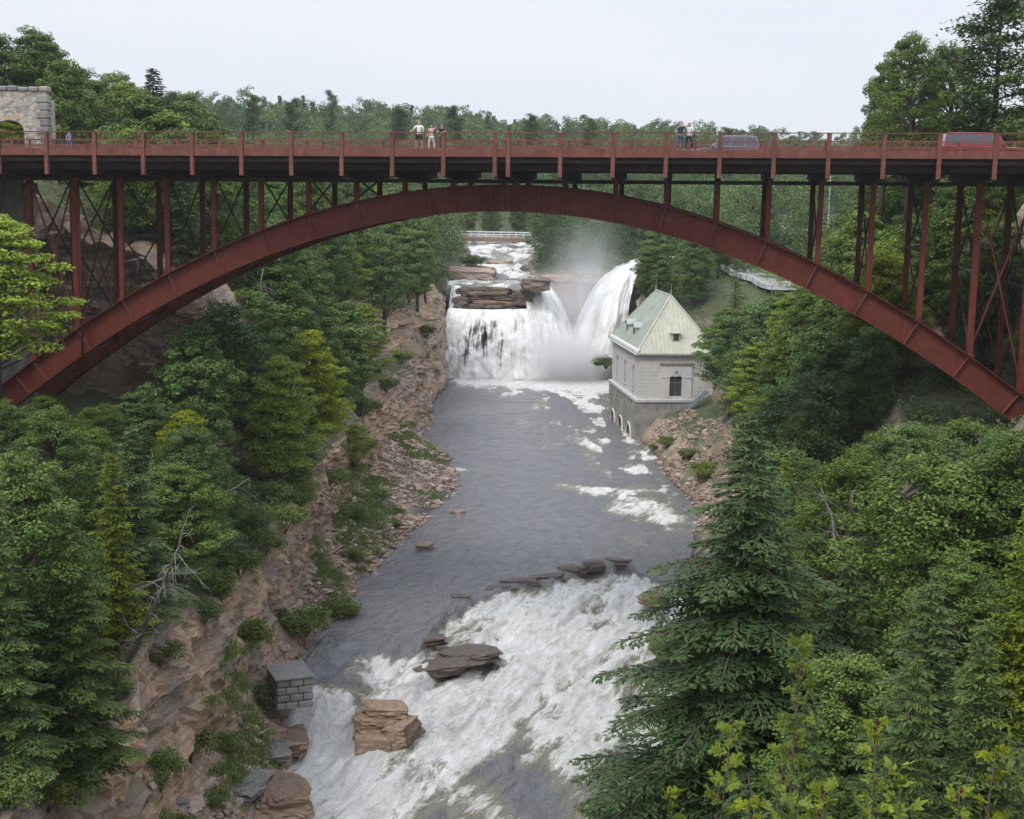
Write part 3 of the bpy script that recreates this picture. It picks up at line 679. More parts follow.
def build_powerhouse():
    W_, D_, ZE, ZB, ZR = 10.3, 20.0, 11.9, 5.5, 19.35
    P = empty('powerhouse', (17.1, 195.9, 0), R(6.6), label='grey stone powerhouse with steep green hipped roof beside the river', cat='building')
    # lower walls with arched outlets on the river side
    def wall_with_holes(x, y0, y1, z0, z1, holes, th, mat, nm):
        """wall in the plane x, running along y, rectangular or arched holes (yc, w, zb, zt, arched)"""
        m = MB(); hs = sorted(holes); y = y0
        for yc, wd, zb, zt, ar in hs:
            m.box(x, x+th, y, yc-wd/2, z0, z1)
            if zb > z0: m.box(x, x+th, yc-wd/2, yc+wd/2, z0, zb)
            if ar:
                n = 10; r = wd/2; zc = zt-r
                for i in range(n):
                    a0, a1 = math.pi*i/n, math.pi*(i+1)/n
                    ya, yb = yc-r*math.cos(a0), yc-r*math.cos(a1)
                    za, zb_ = zc+r*math.sin(a0), zc+r*math.sin(a1)
                    v = [(xx, yy, zz) for xx in (x, x+th) for yy, zz in ((ya, za), (yb, zb_), (yb, z1), (ya, z1))]
                    m.add(v, [(0, 1, 2, 3), (7, 6, 5, 4), (0, 4, 5, 1), (1, 5, 6, 2), (2, 6, 7, 3), (3, 7, 4, 0)])
            else: m.box(x, x+th, yc-wd/2, yc+wd/2, zt, z1)
            y = yc+wd/2
        m.box(x, x+th, y, y1, z0, z1); return m
    fl = wall_with_holes(-.35, -.35, D_+.3, -3, ZB-.25, [(4.2, 3.2, -3, 1.6, 1), (10.2, 3.2, -3, 1.6, 1), (16.2, 3.2, -3, 1.6, 1)], .9, None, '')
    fl.box(.55, W_+.35, -.35, .3, -3, ZB-.25); fl.box(.55, W_+.35, D_-.3, D_+.3, -3, ZB-.25); fl.box(W_-.3, W_+.35, .3, D_-.3, -3, ZB-.25)
    f = fl.build('foundation', M['foundation'], P)
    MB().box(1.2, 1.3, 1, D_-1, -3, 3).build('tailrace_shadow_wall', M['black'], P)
    for k in range(3):
        MB().tube([(-.40, 4.2+6*k-1.75*math.cos(a), 0+1.75*math.sin(a)) for a in np.linspace(0, math.pi, 13)], .16, 4).build('arch_ring', M['ashlar'], P)
    MB().box(-.5, W_+.5, -.5, D_+.5, ZB-.25, ZB+.15).build('string_course', M['trim'], P, bevel=.04)
    up = wall_with_holes(0, 0, D_, ZB+.15, ZE-.5, [(4, 1.5, 6.6, 9.8, 1), (10, 1.5, 6.6, 9.8, 1), (16, 1.5, 6.6, 9.8, 1)], .5, None, '')
    up.box(.5, 4.2, 0, .5, ZB+.15, ZE-.5).box(5.9, W_, 0, .5, ZB+.15, ZE-.5).box(4.2, 5.9, 0, .5, 8.75, ZE-.5).box(4.2, 5.9, 0, .5, ZB+.15, 6.05)
    up.box(.5, W_, D_-.5, D_, ZB+.15, ZE-.5).box(W_-.5, W_, .5, D_-.5, ZB+.15, ZE-.5)
    up.build('wall', M['ashlar'], P)
    m = MB()
    for i in range(1, 12): m.box(.02, W_-.02, -.012, .0, ZB+.15+i*.53, ZB+.165+i*.53).box(-.012, 0, .02, D_-.02, ZB+.15+i*.53, ZB+.165+i*.53)
    m.build('joint_line', M['foundation'], P)
    for y in (4, 10, 16):
        wd = MB().box(.3, .36, y-.75, y+.75, 6.6, 9.8).build('window', M['glass_dark'], P)
        fr = MB().box(.2, .3, y-.75, y-.66, 6.6, 9.6).box(.2, .3, y+.66, y+.75, 6.6, 9.6).box(.2, .3, y-.66, y+.66, 8.2, 8.35).box(.2, .3, y-.05, y+.05, 6.6, 8.2).box(.2, .3, y-.05, y+.05, 8.35, 9.8)
        fr.build('frame', M['ashlar'], wd)
        MB().box(-.15, .2, y-.95, y+.95, 6.42, 6.6).build('sill', M['trim'], wd)
    # door bay: pilasters, lintel, fan panel
    pb = MB().box(3.0, 4.2, -.22, -.003, ZB+.15, 10.4).box(5.9, 7.25, -.22, -.003, ZB+.15, 10.4).box(4.2, 5.9, -.22, -.003, 8.75, 10.4)
    pb.build('door_surround', M['ashlar'], P, bevel=.02)
    MB().box(2.8, 7.45, -.42, -.003, 10.41, 10.68).build('lintel', M['foundation'], P, bevel=.03)
    MB().box(3.0, 4.1, -.27, -.222, 8.55, 8.72).box(6.0, 7.25, -.27, -.222, 8.55, 8.72).build('impost', M['trim'], P)
    MB().tube([(5.05, -.24, 9.35), (5.05, -.30, 9.35)], .62, 20).build('roundel', M['trim'], P)
    MB().tube([(5.05, -.31, 9.35), (5.05, -.34, 9.35)], .22, 10).build('roundel_boss', M['foundation'], P)
    d = MB().box(4.22, 5.88, .1, .18, 6.07, 8.73).build('door', M['door_dark'], P)
    MB().box(5.03, 5.07, .06, .10, 6.1, 8.7).box(4.3, 5.8, .07, .10, 7.9, 7.95).build('mullion', M['metal_grey'], d)
    # cornice, dentils, gutter
    m = MB().box(-.25, W_+.25, -.25, D_+.25, ZE-.5, ZE-.2).box(-.55, W_+.55, -.55, D_+.55, ZE-.2, ZE-.02)
    m.build('cornice', M['trim'], P)
    m = MB()
    for i in range(22): x = .1+i*.48; m.box(x, x+.26, -.42, -.252, ZE-.48, ZE-.21)
    for i in range(41): y = .1+i*.49; m.box(-.42, -.252, y, y+.26, ZE-.48, ZE-.21)
    m.build('dentil_course', M['foundation'], P)
    MB().prism([(-.62, ZE-.22), (-.55, ZE-.22), (-.1, ZE+.6), (-.35, ZE+.45)], -.6, D_+.6).build('gutter', M['white'], P)
    e = .6; Zc = ZE; r0, r1 = (5.15, 5.0, ZR), (5.15, D_-5.0, ZR); c = [(-e, -e, Zc), (W_+e, -e, Zc), (W_+e, D_+e, Zc), (-e, D_+e, Zc)]
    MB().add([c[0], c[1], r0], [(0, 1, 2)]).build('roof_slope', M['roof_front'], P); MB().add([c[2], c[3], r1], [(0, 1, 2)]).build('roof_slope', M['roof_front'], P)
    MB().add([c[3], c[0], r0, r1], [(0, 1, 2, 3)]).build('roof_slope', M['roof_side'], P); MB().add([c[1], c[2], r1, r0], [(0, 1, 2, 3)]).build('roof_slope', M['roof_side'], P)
    m = MB(); r0a = np.array(r0)
    for i in range(1, 20):                                   # standing seams
        t = i/20.; x = -e+t*(W_+2*e); a = np.array((x, -e, Zc))
        tt = 1-abs(2*t-1); top = np.array((x, -e+tt*(5+e), Zc+tt*(ZR-Zc)))
        m.bar(a+(0, -.02, .02), top+(0, -.02, .02), .05, .06)
    for i in range(1, 40):
        t = i/40.; y = -e+t*(D_+2*e); tt = min(1, min(y+e, D_+e-y)/(5+e))
        m.bar((-e-.02, y, Zc+.02), (-e+tt*(5.15+e)-.02, y, Zc+tt*(ZR-Zc)+.02), .05, .06)
    m.build('seam', M['roof_front'], P)
    m = MB()
    for a, b in ((c[0], r0), (c[1], r0), (c[2], r1), (c[3], r1), (r0, r1)): m.bar(np.array(a)+(0, 0, .05), np.array(b)+(0, 0, .05), .22, .12)
    m.build('ridge_cap', M['roof_front'], P)
    for r_ in (r0, r1):
        MB().tube([(r_[0], r_[1], ZR), (r_[0], r_[1], ZR+.5), (r_[0], r_[1], ZR+.55), (r_[0], r_[1], ZR+1.6)], [.12, .12, .05, .03], 8).build('finial', M['metal_grey'], P)
    sl = (ZR-ZE)/(5.15+e)
    for y in (8.2, 13.2):                                    # two dormers on the river slope
        x0 = .75; zb = ZE+(x0+e)*sl; dm = MB()
        dm.prism([(y-.75, zb-.1), (y+.75, zb-.1), (y+.75, zb+1.0), (y, zb+1.5), (y-.75, zb+1.0)], x0, x0+1.9, 'x').build('dormer', M['roof_front'], P)
        MB().box(x0-.03, x0-.002, y-.5, y+.5, zb+.1, zb+.95).build('louvre', M['door_dark'], P)
        MB().prism([(y-.95, zb+.95), (y, zb+1.6), (y+.95, zb+.95), (y+.95, zb+1.05), (y, zb+1.72), (y-.95, zb+1.05)], x0-.2, x0+1.9, 'x').build('dormer_roof', M['roof_side'], P)
    slf = (ZR-ZE)/(5+e); y0 = .55; zb = ZE+(y0+e)*slf
    MB().box(4.45, 5.65, y0, y0+1.6, zb-.1, zb+1.15).build('dormer', M['roof_front'], P)
    MB().box(4.7, 5.4, y0-.03, y0-.002, zb+.15, zb+1.0).build('louvre', M['door_dark'], P)
    MB().add([(4.25, y0-.2, zb+1.15), (5.85, y0-.2, zb+1.15), (5.85, y0+1.9, zb+1.15), (4.25, y0+1.9, zb+1.15), (5.05, y0+1.0, zb+2.4)], [(0, 1, 4), (1, 2, 4), (2, 3, 4), (3, 0, 4), (3, 2, 1, 0)]).build('dormer_roof', M['roof_front'], P)
build_powerhouse()
# steel stair on the bank in front of the powerhouse
ST_ = empty('steel_staircase', (19.6, 192.9, 1.2), R(8), label='grey steel staircase rising beside the stone powerhouse', cat='staircase')
for y in (-.55, .55): MB().bar((0, y, 0), (6.6, y, 6.0), .08, .34).build('stringer', M['metal_grey'], ST_)
for k in range(20): MB().box(.2+k*.32, .46+k*.32, -.5, .5, .24+k*.291, .28+k*.291).build('tread', M['metal_grey'], ST_)
for y in (-.55, .55):
    m = MB().bar((0, y, 1.1), (6.6, y, 7.1), .06, .06)
    for k in range(5): m.bar((.2+k*1.55, y, .2+k*1.41), (.2+k*1.55, y, 1.28+k*1.41), .05, .05)
    m.build('handrail', M['metal_grey'], ST_)
MB().box(-1, .3, -.7, .7, -1.2, .1).build('landing', M['concrete'], ST_)

# ------------------------------------------------------------------ footbridge above the falls
FB = empty('footbridge', (0, 333, 0), R(2), label='low pale-railed footbridge crossing the river above the falls', cat='footbridge')
MB().box(-17, 3.6, -1.1, 1.1, 22.0, 22.3).build('deck', M['concrete'], FB)
for y in (-1.0, 1.0): MB().box(-17, 3.6, y-.1, y+.1, 21.3, 22.0).build('girder', simple('timber', (.22, .15, .11), .85), FB)
for y in (-1.0, 1.0):
    m = MB().box(-17, 3.6, y-.07, y+.07, 23.32, 23.5).box(-17, 3.6, y-.06, y+.06, 22.82, 22.96); m.build('handrail', M['white'], FB)
    for k in range(13): MB().box(-16.9+k*1.7, -16.78+k*1.7, y-.06, y+.06, 22.3, 23.4).build('railing_post', M['white'], FB)
MB().box(-9.9, -8.9, -1.4, 1.4, 19, 21.3).build('pier', M['block_gray'], FB)

# ------------------------------------------------------------------ stone gatehouse by the left end of the bridge
G = empty('stone_ruin', (-43.6, 127, 33.5), R(4), label='roofless pale stone wall with an arched opening behind the bridge railing', cat='ruin')
def ruin():
    m = MB(); n = 12; r = 1.25; xc = .1; zc = 4.3; top = 7.6
    m.box(-6, xc-r, 0, 1.0, -1, top); m.box(xc+r, 3.3, 0, 1.0, -1, top)
    for i in range(n):
        a0, a1 = math.pi*i/n, math.pi*(i+1)/n
        xa, xb = xc-r*math.cos(a0), xc-r*math.cos(a1); za, zb_ = zc+.7*r*math.sin(a0), zc+.7*r*math.sin(a1)
        m.add([(xx, yy, zz) for yy in (0, 1.0) for xx, zz in ((xa, za), (xb, zb_), (xb, top), (xa, top))], [(0, 1, 2, 3), (7, 6, 5, 4), (0, 4, 5, 1), (1, 5, 6, 2), (2, 6, 7, 3), (3, 7, 4, 0)])
    m.box(xc-r, xc+r, 0, 1, -1, 2.6)
    m.build('wall', M['stone_wall'], G)
    MB().box(2.4, 3.45, .99, 2.4, -1, 7.0).build('side_wall', M['stone_wall'], G)
    c = MB()
    for i in range(11): c.box(-6+i*.87, -6+i*.87+.8, -.14, 1.14, top, top+.42+.06*math.sin(i*2.1))
    c.build('coping', M['block_gray'], G, bevel=.12)
    q = MB()
    for i in range(11): q.box(2.45+.25*(i % 2), 3.42, -.1, .9, .1+i*.66, .1+i*.66+.6)
    q.build('quoin', M['block_gray'], G, bevel=.08)
ruin()
# ------------------------------------------------------------------ trees
def quad_leaves(C, d, s, l, wd):
    l = np.broadcast_to(np.asarray(l, float), (len(C),))[:, None]; wd = np.broadcast_to(np.asarray(wd, float), (len(C),))[:, None]
    V = np.stack([C-d*l*.5, C+s*wd*.5-d*l*.05, C+d*l*.5, C-s*wd*.5-d*l*.05], 1).reshape(-1, 3)
    return V, np.arange(len(C)*4).reshape(-1, 4)
def unit(v): return v/(np.linalg.norm(v, axis=1)[:, None]+1e-9)
def leaf_mesh(name, C, N, size, aspect, mat, rg, tint):
    n = len(C); r = rg.normal(size=(n, 3)); d = unit(np.cross(N, r)); s = np.cross(unit(N), d)
    sz = size*rg.uniform(.6, 1.35, n)
    V, Q = quad_leaves(C, d, s, sz, sz*aspect)
    return raw_mesh(name, V, Q, mat, False, {'tint': np.repeat(np.clip(tint, 0, 1), 4)})
def decid(seed, H, RC, K, per, ls, mat, lo=.22, name='crown', fl=.55, rs=.9):
    rg = np.random.default_rng(seed); tm = MB()
    tp = np.array([[0, 0, -.6], [0, 0, .15*H], [rg.normal()*.02*H, rg.normal()*.02*H, .45*H], [rg.normal()*.04*H, rg.normal()*.04*H, .72*H], [rg.normal()*.05*H, rg.normal()*.05*H, .93*H]])
    tm.tube(tp, np.array([.026, .022, .017, .010, .003])*H, 7)
    cents, rad = [], []
    th0 = rg.uniform(0, 7)
    lob = rg.uniform(.68, 1.2, 7)
    for i in range(K):
        t = lo+(1-lo)*((i+.5)/K)**.9; th = i*2.39996+th0
        u = (t-lo)/(1-lo); prof = math.sin(math.pi*min(1, u*.86+.13))**.62
        rr = RC*prof*lob[int(th*1.11) % 7]*rg.uniform(.45, 1.0)
        c = np.array([rr*math.cos(th), rr*math.sin(th), t*H*rg.uniform(.95, 1.03)]); c[:2] += tp[3, :2]*u
        cents.append(c); rad.append(rs*RC*rg.uniform(.24, .42)*(1-.25*u))
        if i % 2 == 0:
            zb = max(.12*H, c[2]-rr*.75-.5); b = np.array([np.interp(zb, tp[:, 2], tp[:, 0]), np.interp(zb, tp[:, 2], tp[:, 1]), zb])
            mid = b*.45+c*.55-np.array([0, 0, .06*rr]); tm.tube([b, mid, c], [.008*H, .005*H, .0015*H], 5, False)
    Cs, Ns, T = [], [], []
    for c, r in zip(cents, rad):
        n = int(per*rg.uniform(.7, 1.3)); u = unit(rg.normal(size=(n, 3))); q = rg.uniform(.25, 1, n)**.5
        p = u*q[:, None]*r*np.array([1, 1, fl]); lump = .8+.4*vn(p[:, 0]*2.2/r+c[0], p[:, 1]*2.2/r+c[1], p[:, 2]*2/r, seed)
        p *= lump[:, None]; keep = (u[:, 2] > -.55)|(rg.random(n) < .4)
        p, u = p[keep], u[keep]; m = len(p)
        Cs.append(c+p); Ns.append(unit(u*.6+np.array([0, 0, .75])+rg.normal(size=(m, 3))*.45)); T.append(np.clip(rg.normal(rg.uniform(.3, .65), .22, m), 0, 1))
    C = np.concatenate(Cs)
    return tm.mesh('trunk', M['bark'], True), leaf_mesh(name, C, np.concatenate(Ns), ls, .62, mat, rg, np.concatenate(T))
def conifer(seed, H, RC, nb, tw, sub, mat, droop=.25, blade=(.30, .085), lo=.06, profp=.8, name='crown', gap=0., up=.15, leaderless=False):
    """whorled boughs carrying flat sprays"""
    rg = np.random.default_rng(seed); tm = MB()
    tm.tube([(0, 0, -.8), (0, 0, .1*H), (.01*H, 0, .6*H), (0, 0, H)], np.array([.020, .017, .009, .001])*H, 7)
    Cc, D, S_, Ln, T = [], [], [], [], []
    bp, bd, bl, bt = [], [], [], []
    for i in range(nb):
        t = lo+(1-lo)*(i/nb)**1.05
        if gap and rg.random() < gap: continue
        L_ = RC*((1-t)**profp)*rg.uniform(.6, 1.12)+.02*H*(1-t)+.08; th = i*2.39996+rg.normal()*.35
        z = t*H; n = max(4, int(L_*tw)); q = (np.arange(n)+.5)/n
        dz = up*L_*q-droop*L_*q**2+rg.normal()*.03*L_
        rdir = np.array([math.cos(th), math.sin(th), 0]); side = np.array([-math.sin(th), math.cos(th), 0])
        P = np.array([0, 0, z])+rdir*(q*L_)[:, None]+np.array([0, 0, 1.])*dz[:, None]
        tm.tube(np.concatenate([[[0, 0, z]], P[::max(1, n//3)], P[-1:]]), .0045*H*(1-t*.7)*.6, 4, False)
        base_t = rg.uniform(.25, .7)
        for sgn in (-1, 1):
            tl = (.42*L_*(1-q)**.75+.10+.05*rg.random(n))*rg.uniform(.7, 1.2, n)
            dr = unit(rdir*.62+sgn*side*.8+np.zeros((n, 1))); dr[:, 2] -= .12+rg.uniform(0, .25, n)
            for j in range(n):
                bp.append(P[j]); bd.append(dr[j]); bl.append(tl[j]); bt.append(base_t)
        bp.append(P[-1]-rdir*.05); bd.append(rdir+np.array([0, 0, -.25])); bl.append(.25); bt.append(base_t)
    bp, bd, bl, bt = np.array(bp), unit(np.array(bd)), np.array(bl), np.array(bt)
    m = np.maximum(2, (bl*sub).astype(int)); idx = np.repeat(np.arange(len(bp)), m); pos = np.concatenate([(np.arange(k)+.6)/k for k in m])
    base = bp[idx]+bd[idx]*(bl[idx]*pos)[:, None]; base[:, 2] -= .10*bl[idx]*pos**2
    up_ = np.array([0, 0, 1.]); sd_ = unit(np.cross(bd[idx], up_)); sg = np.where(rg.random(len(idx)) < .5, -1, 1)[:, None]
    d = unit(bd[idx]*.75+sd_*sg*.6+rg.normal(size=(len(idx), 3))*.18+np.array([0, 0, -.1])); nn = unit(up_+rg.normal(size=(len(idx), 3))*.35); s = unit(np.cross(nn, d))
    ln = blade[0]*rg.uniform(.6, 1.25, len(idx)); C = base+d*(ln*.4)[:, None]
    V, Q = quad_leaves(C, d, s, ln, blade[1]*rg.uniform(.7, 1.3, len(idx)))
    tint = np.clip(bt[idx]+rg.normal(size=len(idx))*.15+.25*(pos-.5), 0, 1)
    return tm.mesh('trunk', M['bark'], True), raw_mesh(name, V, Q, mat, False, {'tint': np.repeat(tint, 4)})
def pine(seed, H, mat, nleaf=9000, ls=.42):
    rg = np.random.default_rng(seed); tm = MB(); tm.tube([(0, 0, -.8), (.02*H, 0, .5*H), (0, 0, .97*H)], np.array([.016, .012, .003])*H, 7)
    Cs, Ns, T = [], [], []
    K = 26
    for i in range(K):
        t = .36+.62*i/K; th = rg.uniform(0, 6.28); L_ = H*.22*(1.15-t)**.55*rg.uniform(.55, 1.25)
        e = np.array([math.cos(th)*L_, math.sin(th)*L_, t*H+L_*.28]); tm.tube([(0, 0, t*H), e*.5+np.array([0, 0, t*H*.5]), e], [.005*H, .004*H, .001*H], 4, False)
        n = nleaf//K; q = rg.uniform(.35, 1.05, n)[:, None]; p = np.array([0, 0, t*H])*(1-q)+e*q
        p = p+rg.normal(size=(n, 3))*np.array([.055, .055, .020])*H*.75
        Cs.append(p); Ns.append(unit(np.array([0, 0, 1.])+rg.normal(size=(n, 3))*.5)); T.append(np.clip(rg.normal(.5, .2, n), 0, 1))
    return tm.mesh('trunk', M['bark'], True), leaf_mesh('crown', np.concatenate(Cs), np.concatenate(Ns), ls, .35, mat, rg, np.concatenate(T))
def bush(seed, RC, H, K, per, ls, mat):
    rg = np.random.default_rng(seed); tm = MB(); Cs, Ns, T = [], [], []
    for i in range(K):
        th = rg.uniform(0, 6.28); rr = RC*math.sqrt(rg.random())*.8; z = H*(.35+.6*rg.random()*(1-.5*(rr/RC)**2)); c = np.array([rr*math.cos(th), rr*math.sin(th), z])
        if i % 3 == 0: tm.tube([(0, 0, -.3), c*np.array([.5, .5, .6]), c], [.03, .02, .008], 4, False)
        n = per; u = unit(rg.normal(size=(n, 3))); p = c+u*(rg.random(n)**.4)[:, None]*RC*.36*np.array([1, 1, .7])
        p[:, 2] = np.maximum(p[:, 2], .03)
        Cs.append(p); Ns.append(unit(u*.5+np.array([0, 0, .8])+rg.normal(size=(n, 3))*.5)); T.append(np.clip(rg.normal(rg.uniform(.3, .7), .2, n), 0, 1))
    return tm.mesh('stem', M['bark'], True), leaf_mesh('foliage', np.concatenate(Cs), np.concatenate(Ns), ls, .55, mat, rg, np.concatenate(T))

PRO = {}   # name -> list of (height, trunk mesh, crown mesh)
PRO['near_leaf'] = [(10., *decid(s, 10., 3.2, 125, 330, .135, M['leaf'], rs=.72)) for s in (1, 2, 3)]
PRO['leaf'] = [(10., *decid(s, 10., r, 86, 260, .21, M['leaf'], fl=f)) for s, r, f in ((11, 3.0, .55), (12, 3.5, .5), (13, 2.6, .65), (14, 3.2, .5))]
PRO['bright'] = [(10., *decid(s, 10., 3.2, 90, 260, .19, M['leaf_bright'], fl=.4)) for s in (21, 22)]
PRO['near_hemlock'] = [(12., *conifer(s, 12., 3.0, 130, 6.5, 17, M['needle'], blade=(.27, .085))) for s in (31, 32)]
PRO['hemlock'] = [(12., *conifer(s, 12., r, 95, 4.2, 9, M['needle'], blade=(.36, .12))) for s, r in ((41, 2.6), (42, 3.1))]
PRO['cedar'] = [(10., *conifer(51, 10., 2.0, 120, 6.5, 13, M['cedar'], blade=(.26, .09), up=.35, droop=.3))]
PRO['pine'] = [(16., *pine(s, 16., M['needle'])) for s in (61, 62)]
PRO['spruce'] = [(14., *conifer(71, 14., 3.4, 120, 4.2, 13, M['needle_dark'], droop=.1, up=.18, blade=(.46, .17), lo=.12))]
PRO['shrub'] = [(1., *bush(s, 1.0, 1.0, 26, 110, .11, M['shrub'])) for s in (81, 82, 83)]
ROOT = {}
NAMES = {'near_leaf': 'broadleaf_tree', 'leaf': 'broadleaf_tree', 'bright': 'maple_tree', 'near_hemlock': 'hemlock_tree', 'hemlock': 'hemlock_tree', 'cedar': 'cedar_tree', 'pine': 'pine_tree', 'spruce': 'spruce_tree', 'shrub': 'shrub'}
CATS = {'near_leaf': 'tree', 'leaf': 'tree', 'bright': 'tree', 'near_hemlock': 'hemlock', 'hemlock': 'hemlock', 'cedar': 'cedar', 'pine': 'pine tree', 'spruce': 'spruce', 'shrub': 'bush'}
def plant(kind, x, y, H, label, group=None, i=None, z=None, rz=None, wide=1.0, lean=(0, 0)):
    ps = PRO[kind]; h0, tm, cm = ps[(i if i is not None else random.randrange(len(ps))) % len(ps)]
    e = empty(NAMES[kind], (x, y, ground_z(x, y)-.15 if z is None else z), rz if rz is not None else random.uniform(0, 6.28), label=label, cat=CATS[kind], group=group)
    s = H/h0; e.scale = (s*wide, s*wide, s); e.rotation_euler[0] = lean[0]; e.rotation_euler[1] = lean[1]
    a, b = ('stem', 'foliage') if kind == 'shrub' else ('trunk', 'crown')
    link(a, tm, e); link(b, cm, e)
    return e
def proj(p):
    d = np.array(p, float)-np.array([0, 0, CZ]); k = d@F
    return 512+FPX*(d@RR)/k, 409.5-FPX*(d@UR)/k
def hero(kind, px, py, Y, label, H=None, i=None, wide=1.0, zb=None, rz=None):
    p = onY(px, py, Y); g = ground_z(p[0], p[1])-.15 if zb is None else zb
    h = max(2.0, p[2]-g) if H is None else H
    return plant(kind, p[0], p[1], h, label, z=p[2]-h, i=i, wide=wide, rz=rz)
HER = [
 ('near_leaf', 905, 430, 66, 'broad leafy tree in front of the right foot of the red arch', 9, 0, 1.1),
 ('near_leaf', 835, 455, 62, 'rounded leafy tree left of the leafy tree under the right foot of the arch', 8, 1, 1.15),
 ('near_leaf', 985, 425, 70, 'leafy tree at the right edge just below the arch foot', 9, 1, 1.1),
 ('near_leaf', 960, 500, 55, 'light green leafy tree mid height at the right edge of the gorge', 9, 0, 1.2),
 ('bright', -9, 222, 86, 'bright yellow green maple in front of the left end of the bridge', 10, 1, 1.3),
 ('spruce', 153, 68, 172, 'dark pointed spruce rising above the woods left of the bridge railing', 14, 0, 1.45),
 ('leaf', 112, 78, 185, 'rounded leafy tree just left of the dark spruce', 13, 1, 1.2), ('leaf', 50, 46, 160, 'leafy tree filling the gap above the right corner of the stone ruin', 14, 2, 1.2), ('leaf', -4, 34, 150, 'leafy tree cut by the left edge above the stone ruin', 14, 3, 1.2),
 ('leaf', 190, 96, 230, 'leafy tree on the skyline right of the dark spruce', 12, 0, 1.3), ('pine', 176, 92, 300, 'ragged pine on the skyline just right of the dark spruce', 14, 0, .9), ('pine', 252, 93, 330, 'ragged pine on the skyline two railing bays left of the lone dark pine', 15, 1, .9), ('pine', 292, 98, 340, 'small pine on the skyline left of the lone dark pine', 13, 0, .9),
 ('pine', 398, 106, 350, 'pine on the skyline above the man in the white shirt', 13, 1, 1.0), ('pine', 455, 106, 350, 'pine on the skyline right of the three people', 13, 0, 1.0), ('pine', 532, 114, 360, 'pine on the skyline above the double railing post', 12, 1, 1.0), ('pine', 590, 118, 360, 'pine on the skyline between the double post and the couple', 12, 0, 1.0), ('pine', 727, 127, 340, 'pine on the skyline above the grey car', 10, 1, 1.0),
 ('leaf', 468, 203, 353, 'leafy tree just beyond the left part of the footbridge', 8, 0, 1.2), ('leaf', 492, 205, 355, 'leafy tree beyond the middle of the footbridge', 8, 1, 1.2), ('leaf', 518, 203, 353, 'leafy tree beyond the right part of the footbridge', 8, 2, 1.2), ('leaf', 541, 226, 330, 'small leafy tree at the right end of the footbridge', 5, 1, 1.2), ('leaf', 545, 246, 296, 'leafy tree at the right bank of the fast water above the falls', 5.5, 2, 1.3), ('leaf', 426, 246, 300, 'leafy tree at the left end of the footbridge', 8, 2, 1.2),
 ('near_leaf', 40, 398, 96, 'low leafy tree below the left foot of the arch', 5, 0, 1.5), ('near_leaf', 95, 405, 97, 'low leafy tree just right of the left arch foot', 5, 1, 1.5), ('leaf', 135, 395, 100, 'leafy tree at the foot of the tan cliff under the arch', 5.5, 0, 1.4),
 ('pine', 331, 90, 420, 'lone dark pine standing above the far treeline', 18, 0, .6),
 ('pine', 1003, -14, 128, 'tall ragged pine at the top right corner', 20, 1, 1.1),
 ('near_leaf', 918, 38, 132, 'tall light green tree nearest the sky gap at the upper right', 15, 0, .9),
 ('near_leaf', 966, 46, 136, 'full leafy tree between the sky gap tree and the tall ragged pine', 15, 1, 1.1),
 ('leaf', 890, 66, 142, 'small crowned tree overhanging the bridge railing at the upper right', 13, 2, .8),
 ('hemlock', 868, 122, 150, 'thin dark conifer beside the railing at the edge of the right wood', 9, 0, .7),
 ('near_leaf', 30, 33, 152, 'tall leafy tree behind the pale stone ruin', 15, 0, 1.2),
 ('near_leaf', 78, 72, 165, 'leafy tree between the stone ruin and the dark spruce', 13, 1, 1.2),
 ('leaf', 733, 322, 181, 'yellow green tree leaning over the powerhouse door side', 10, 1, 1.2),
 ('bright', 690, 258, 238, 'light green tree behind the powerhouse roof', 8, 1, 1.0),
 ('leaf', 664, 262, 232, 'dark green tree just behind the powerhouse ridge', 9, 0, .9),
 ('cedar', 112, 452, 66, 'bright green cedar on the left slope above the dead leaning tree', 10, 0, 1.0),
 ('near_hemlock', 30, 470, 60, 'big dark hemlock at the left edge below the arch', 13, 0, 1.1),
 ('near_hemlock', 70, 520, 56, 'dark hemlock right of the big left edge hemlock', 11, 1, 1.1),
 ('near_leaf', 170, 468, 82, 'spreading blue green tree on the left slope above the tan cliff', 8, 0, 1.3),
 ('near_leaf', 215, 432, 96, 'round leafy tree above the left cliff beyond the spreading blue green tree', 8, 1, 1.1),
 ('bright', 352, 425, 148, 'small yellow green tree on the edge of the left cliff above the gravel bank', 5, 0, 1.0),
 ('bright', 300, 455, 118, 'yellow green sapling crown on the cliff lip left of the gravel bank', 5, 1, 1.0),
 ('leaf', 418, 232, 215, 'rounded bright tree on the left bank closest to the falls', 11, 0, 1.0),
 ('leaf', 385, 238, 190, 'tall tree left of the rounded bright tree near the falls', 12, 1, 1.0),
 ('near_hemlock', 985, 618, 34, 'hemlock with a drooping top at the right edge', 11, 0, .9),
 ('near_hemlock', 915, 655, 33, 'dark hemlock left of the hemlock with a drooping top', 9, 1, 1.0),
 ('near_hemlock', 850, 560, 47, 'dense hemlock right of the great hemlock over the rapids', 13, 1, 1.1),
]
for k, px, py, Y, lb, H, i, wd in HER: hero(k, px, py, Y, lb, H, i, wd)
# the great hemlock leaning out over the rapids
gt, gc = conifer(91, 22., 9.6, 260, 5.2, 15, M['needle'], blade=(.30, .095), droop=.26, lo=.02, profp=.85, up=.12)
PRO['great'] = [(22., gt, gc)]; NAMES['great'] = 'hemlock_tree'; CATS['great'] = 'hemlock'
hero('great', 750, 415, 46, 'great hemlock whose boughs reach left over the white rapids', 22)

